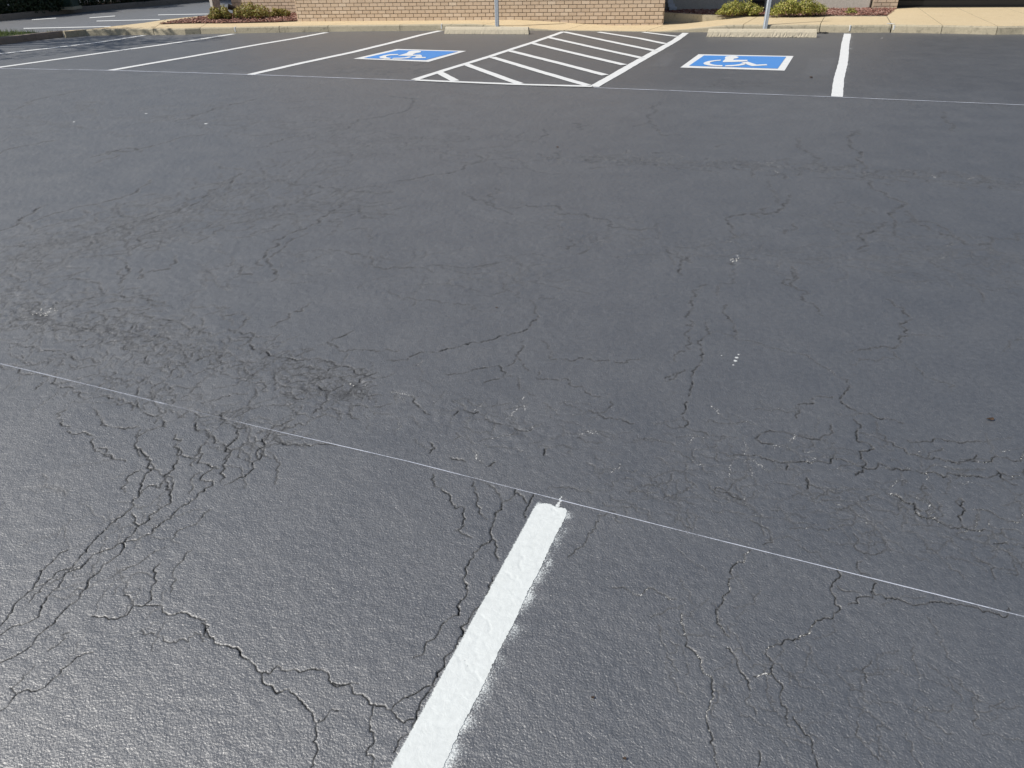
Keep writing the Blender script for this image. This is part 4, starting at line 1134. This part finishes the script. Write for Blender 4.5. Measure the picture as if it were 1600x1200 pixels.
bm = bmesh.new(); add_box(bm, cb + Z * .45, X, Y, Z, .23, .2, .45, .02); relink(bmobj('housing', bm, M_green), root)
bm = bmesh.new(); add_box(bm, cb + Z * .93, X, Y, Z, .25, .22, .03, .01); relink(bmobj('lid', bm, M_green), root)
bm = bmesh.new(); add_box(bm, cb + Z * .02, X, Y, Z, .27, .24, .04, .005); relink(bmobj('plinth', bm, M_kerb), root)

def tree(base, H, Rr, lab, n=5200, seed=1):
    random.seed(seed); root = empty('tree', base, lab, 'tree', 'shade trees at the left outside the lot')
    b = Vector(base); bm = bmesh.new()
    add_tube(bm, [b, b + Vector((.05, .03, H * .3)), b + Vector((.0, .1, H * .6)), b + Vector((.05, 0, H * .9))], [.15, .12, .09, .03], 10)
    relink(bmobj('trunk', bm, M_bark), root); cl = []; bm = bmesh.new()
    for k in range(16):
        a = k * 2.4; rr = Rr * math.sqrt((k + .5) / 16); zz = H * random.uniform(.62, 1.0)
        c = b + Vector((rr * math.cos(a), rr * math.sin(a), zz)); cl.append((c, random.uniform(.55, .95), random.uniform(.4, .65)))
        add_tube(bm, [b + Z * (H * random.uniform(.35, .6)), (b + Z * H * .5 + c) / 2 + Z * .2, c], [.05, .035, .012], 6)
    relink(bmobj('limb', bm, M_bark), root)
    relink(foliage('crown', cl, n, .075, M_tree), root)
tree((-13.1, 14.6, .1), 5.4, 2.3, 'tree on the grass island whose shade dapples the kerb', 3000, 5)
tree((-21.5, 25, .1), 6.5, 3.2, 'tree beside the driveway, left of the hedge', 9000, 6)
tree((-17.3, 26.3, .1), 6.5, 3.0, 'tree behind the hedge', 9000, 8)
tree((-13.2, 28.0, .1), 6.5, 3.0, 'tree behind the right end of the hedge', 9000, 9)
random.seed(99)

# driveway markings
gd = 'white marks on the driveway at the far left'
def pxquad(name, a, c, th, lab):
    th = th / 2; P = [G(a[0], a[1] + th), G(c[0], c[1] + th), G(c[0], c[1] - th), G(a[0], a[1] - th)]
    tag(flatpoly(name, P, .006, M_white_far), lab, 'painted line', gd)
pxquad('driveway_line', (50, 31.2), (88, 28.6), 1.1, 'short white dash on the driveway nearest the left hedge')
pxquad('driveway_line', (140, 28.2), (180, 25.3), 1.1, 'second short white dash, in the middle of the driveway')
pxquad('driveway_line', (37, 44.8), (173, 41.8), 1.2, 'long white driveway line just behind the grass island')
pxquad('driveway_line', (151, 33.3), (250, 30.8), 1.1, 'white driveway line ending at the sidewalk, behind its left curve')
pxquad('driveway_line', (247, 23.6), (327, 22.2), 1.0, 'white driveway line ending at the grey post')

# ================================================================== SMALL THINGS
# grey post with a lit left face and a dark right face
pb = G(340, 24.5, KH)
root = empty('grey_post', pb, 'square grey post standing at the left end of the shrub bed', 'post')
ua = Vector((math.cos(R(38)), math.sin(R(38)), 0)); va = Vector((-ua.y, ua.x, 0))
bm = bmesh.new(); add_box(bm, pb + Z * 1.4, ua, va, Z, .095, .095, 1.42, .008); relink(bmobj('shaft', bm, M_post2), root)
bm = bmesh.new(); add_box(bm, pb + Z * 2.86, ua, va, Z, .13, .13, .035, .005); relink(bmobj('cap', bm, M_post2), root)
# spotlight
sb = G(366, 27, KH + .01); root = empty('garden_spotlight', sb, 'black garden spotlight between the left shrubs', 'spotlight')
ax = Vector((-.80, -.35, .30)).normalized(); c = sb + Z * .20
bm = bmesh.new(); add_tube(bm, [sb, sb + Z * .13], [.012, .012], 8); relink(bmobj('stake', bm, M_black), root)
bm = bmesh.new(); add_tube(bm, [c - ax * .09, c - ax * .06, c + ax * .02, c + ax * .10], [.03, .045, .056, .066], 14); relink(bmobj('lamp_housing', bm, M_black, smooth_=False), root)
bm = bmesh.new(); add_tube(bm, [c + ax * .101, c + ax * .108], [.054, .054], 14); relink(bmobj('lens', bm, simple('spot_lens', (.25, .26, .27), .15, .2)), root)
bm = bmesh.new(); u = ax.cross(Z).normalized(); add_box(bm, c - Z * .055 - ax * .01, u, ax, Z, .06, .014, .022); relink(bmobj('yoke', bm, M_black), root)

# wheel stops
def wheel_stop(pL, pR, label, depth, h, chew):
    d = (pR - pL); L = d.length; d = d / L; n = Vector((-d.y, d.x, 0))
    if n.y < 0: n = -n
    root = empty('wheel_stop', (pL + pR) / 2, label, 'wheel stop', 'concrete wheel stops')
    NS = 90; prof = [(0, 0), (.004, .25), (.014, .62), (.035, .9), (.055, 1), (depth * .5, 1.0), (depth - .055, 1), (depth - .03, .85), (depth - .005, .2), (depth, 0)]
    bm = bmesh.new(); rings = []
    for i in range(NS + 1):
        t = i / NS; ring = []
        for j, (a, z) in enumerate(prof):
            endin = .02 * z if i in (0, NS) else 0
            x = t * L + (endin if i == 0 else -endin if i == NS else 0)
            rough = chew * (1.0 if j < 2 else .35 if j == 2 else .12)
            off = rough * (abs(random.gauss(0, .016))); zz = z * h + (random.uniform(-.003, .003) * chew if 0 < j < 9 else 0)
            if j == 0: zz = max(0, random.gauss(.0, .008)) * chew
            ring.append(bm.verts.new(Vector((pL.x, pL.y, 0)) + d * x + n * (a + off) + Z * (.003 + max(0, zz))))
        rings.append(ring)
    for a, c in zip(rings, rings[1:]):
        for j in range(len(prof) - 1): bm.faces.new((a[j], c[j], c[j + 1], a[j + 1]))
    bm.faces.new(rings[0]); bm.faces.new(rings[-1][::-1])
    relink(bmobj('concrete_body', bm, M_stop), root)
    for t in (.2, .8):
        p = Vector((pL.x, pL.y, 0)) + d * (L * t) + n * (depth / 2); bm = bmesh.new(); add_tube(bm, [p + Z * (h - .01), p + Z * (h + .006)], [.014, .013], 8)
        relink(bmobj('steel_pin', bm, M_dkerb), root)
wheel_stop(G(694, 53.4), G(826, 54), 'shorter smooth concrete wheel stop at the left bay, before the left post', .15, .125, .15)
wheel_stop(G(1104, 58), G(1276, 59), 'longer rough-edged concrete wheel stop at the right bay, chipped along its foot', .16, .125, .32)
# asphalt crumbs at the right end of the right stop
bm = bmesh.new(); p = G(1284, 52)
for k in range(26):
    a = random.uniform(0, 6.28); r_ = random.uniform(0, .11)
    bmesh.ops.create_icosphere(bm, subdivisions=1, radius=random.uniform(.008, .024), matrix=Matrix.Translation((p.x + r_ * math.cos(a), p.y + r_ * .7 * math.sin(a), .008)) @ Matrix.Diagonal((1.3, 1, .6, 1)))
tag(bmobj('tarmac_crumbs', bm, M_black), 'dark tarmac crumbs by the right end of the chipped wheel stop', 'rubble', kind='stuff')

def sign_post(base, lean, label):
    root = empty('sign_post', base, label, 'post', 'galvanised sign posts at the kerb'); b = Vector(base)
    top = b + Vector((lean * 1.6, 0, 1.6)); ax = (top - b).normalized()
    bm = bmesh.new()      # U-channel: web and two flanges with lips
    add_box(bm, (b + top) / 2, X, Y, ax, .021, .0022, .8)
    relink(bmobj('channel_web', bm, M_galv), root)
    for s in (-1, 1):
        bm = bmesh.new(); add_box(bm, (b + top) / 2 + X * (s * .0235) + Y * .014, X, Y, ax, .0022, .018, .8); add_box(bm, (b + top) / 2 + X * (s * .033) + Y * .034, X, Y, ax, .0085, .002, .8)
        relink(bmobj('flange', bm, M_galv), root)
    bm = bmesh.new(); add_box(bm, b + Z * .004, X, Y, Z, .07, .06, .006, .002); relink(bmobj('foot_collar', bm, M_dkerb), root)
p1 = G(777, 47.0); p2 = G(1193.5, 50.2)
sign_post((p1.x, p1.y - .05, .0), .0, 'left galvanised post behind the shorter wheel stop')
sign_post((p2.x, p2.y - .06, 0), .010, 'right galvanised post behind the rough-edged wheel stop')
# downspout with its splash boot
ds = C0 + wdir * .16 + wn * .07; root = empty('downspout', ds + Z * .12, 'white downspout with stepped elbow in the shaded corner of the recess', 'downspout')
bm = bmesh.new(); add_box(bm, ds + Z * 2.05, wdir, wn, Z, .045, .035, 1.72, .006); relink(bmobj('pipe', bm, M_spout), root)
bm = bmesh.new()
for k, (o_, z_, hw) in enumerate(((0.0, .30, .065), (.03, .235, .075), (.07, .175, .085))): add_box(bm, ds + wn * (.02 + o_) + wdir * o_ + Z * z_, wdir, wn, Z, hw, .05, .032, .006)
relink(bmobj('elbow', bm, M_spout), root)
# black louvred box
vb = G(1183, 17, KH) + Vector((0, .08, 0)); root = empty('louvred_vent_box', vb, 'black louvred box between the two right shrubs', 'vent box')
bm = bmesh.new(); add_box(bm, vb + Z * .17, wdir, wn, Z, .15, .1, .17, .006); relink(bmobj('housing', bm, M_black), root)
for k in range(3):
    bm = bmesh.new(); add_box(bm, vb + wn * .108 + Z * (.09 + k * .09), wdir, (wn - Z * .5).normalized(), (Z + wn * .5).normalized(), .13, .02, .006, .001); relink(bmobj('louvre', bm, M_galv if k == 2 else M_black), root)

# leaves and grit
for px, py, r_, lab in ((1547, 657, .016, 'dark curled leaf alone on the tarmac at the right edge'), (776, 482, .006, 'tiny dark leaf scrap in the middle of the aisle'),
                        (975, 1187, .006, 'dark leaf scrap at the bottom, right of the nearest stripe'), (926, 1091, .006, 'dark leaf scrap right of the nearest stripe, above another'),
                        (871, 231, .016, 'dark leaf scrap on the aisle below the hatching'), (1267, 122, .03, 'dark leaf in the right accessible bay below its symbol')):
    g = G(px, py); g.z = float(hbase(g.x, g.y)) + .004; bm = bmesh.new(); N = 7
    cs = [bm.verts.new(g + Vector((r_ * math.cos(2 * math.pi * k / N) * random.uniform(.6, 1.3), r_ * .6 * math.sin(2 * math.pi * k / N) * random.uniform(.6, 1.3), random.uniform(0, r_ * .5)))) for k in range(N)]
    cc = bm.verts.new(g + Z * .001)
    for k in range(N): bm.faces.new((cs[k], cs[(k + 1) % N], cc))
    tag(bmobj('fallen_leaf', bm, M_dleaf), lab, 'leaf', 'leaf scraps on the tarmac')
bm = bmesh.new()
for cx, cy, rr, n in ((70, 488, .05, 14), (1149, 406, .03, 9), (550, 606, .05, 3)):
    g = G(cx, cy)
    for k in range(n):
        a = random.uniform(0, 6.28); q = rr * math.sqrt(random.random())
        x, y = g.x + q * math.cos(a) * 1.4, g.y + q * math.sin(a)
        bmesh.ops.create_icosphere(bm, subdivisions=1, radius=random.uniform(.002, .0055), matrix=Matrix.Translation((x, y, float(hbase(x, y)) - .0005)) @ Matrix.Diagonal((1.2, 1, .7, 1)))
tag(bmobj('loose_stones', bm, M_stone), 'pale loose stones lying in the worn spots of the aisle', 'gravel', kind='stuff')

SC.render.engine = 'CYCLES'
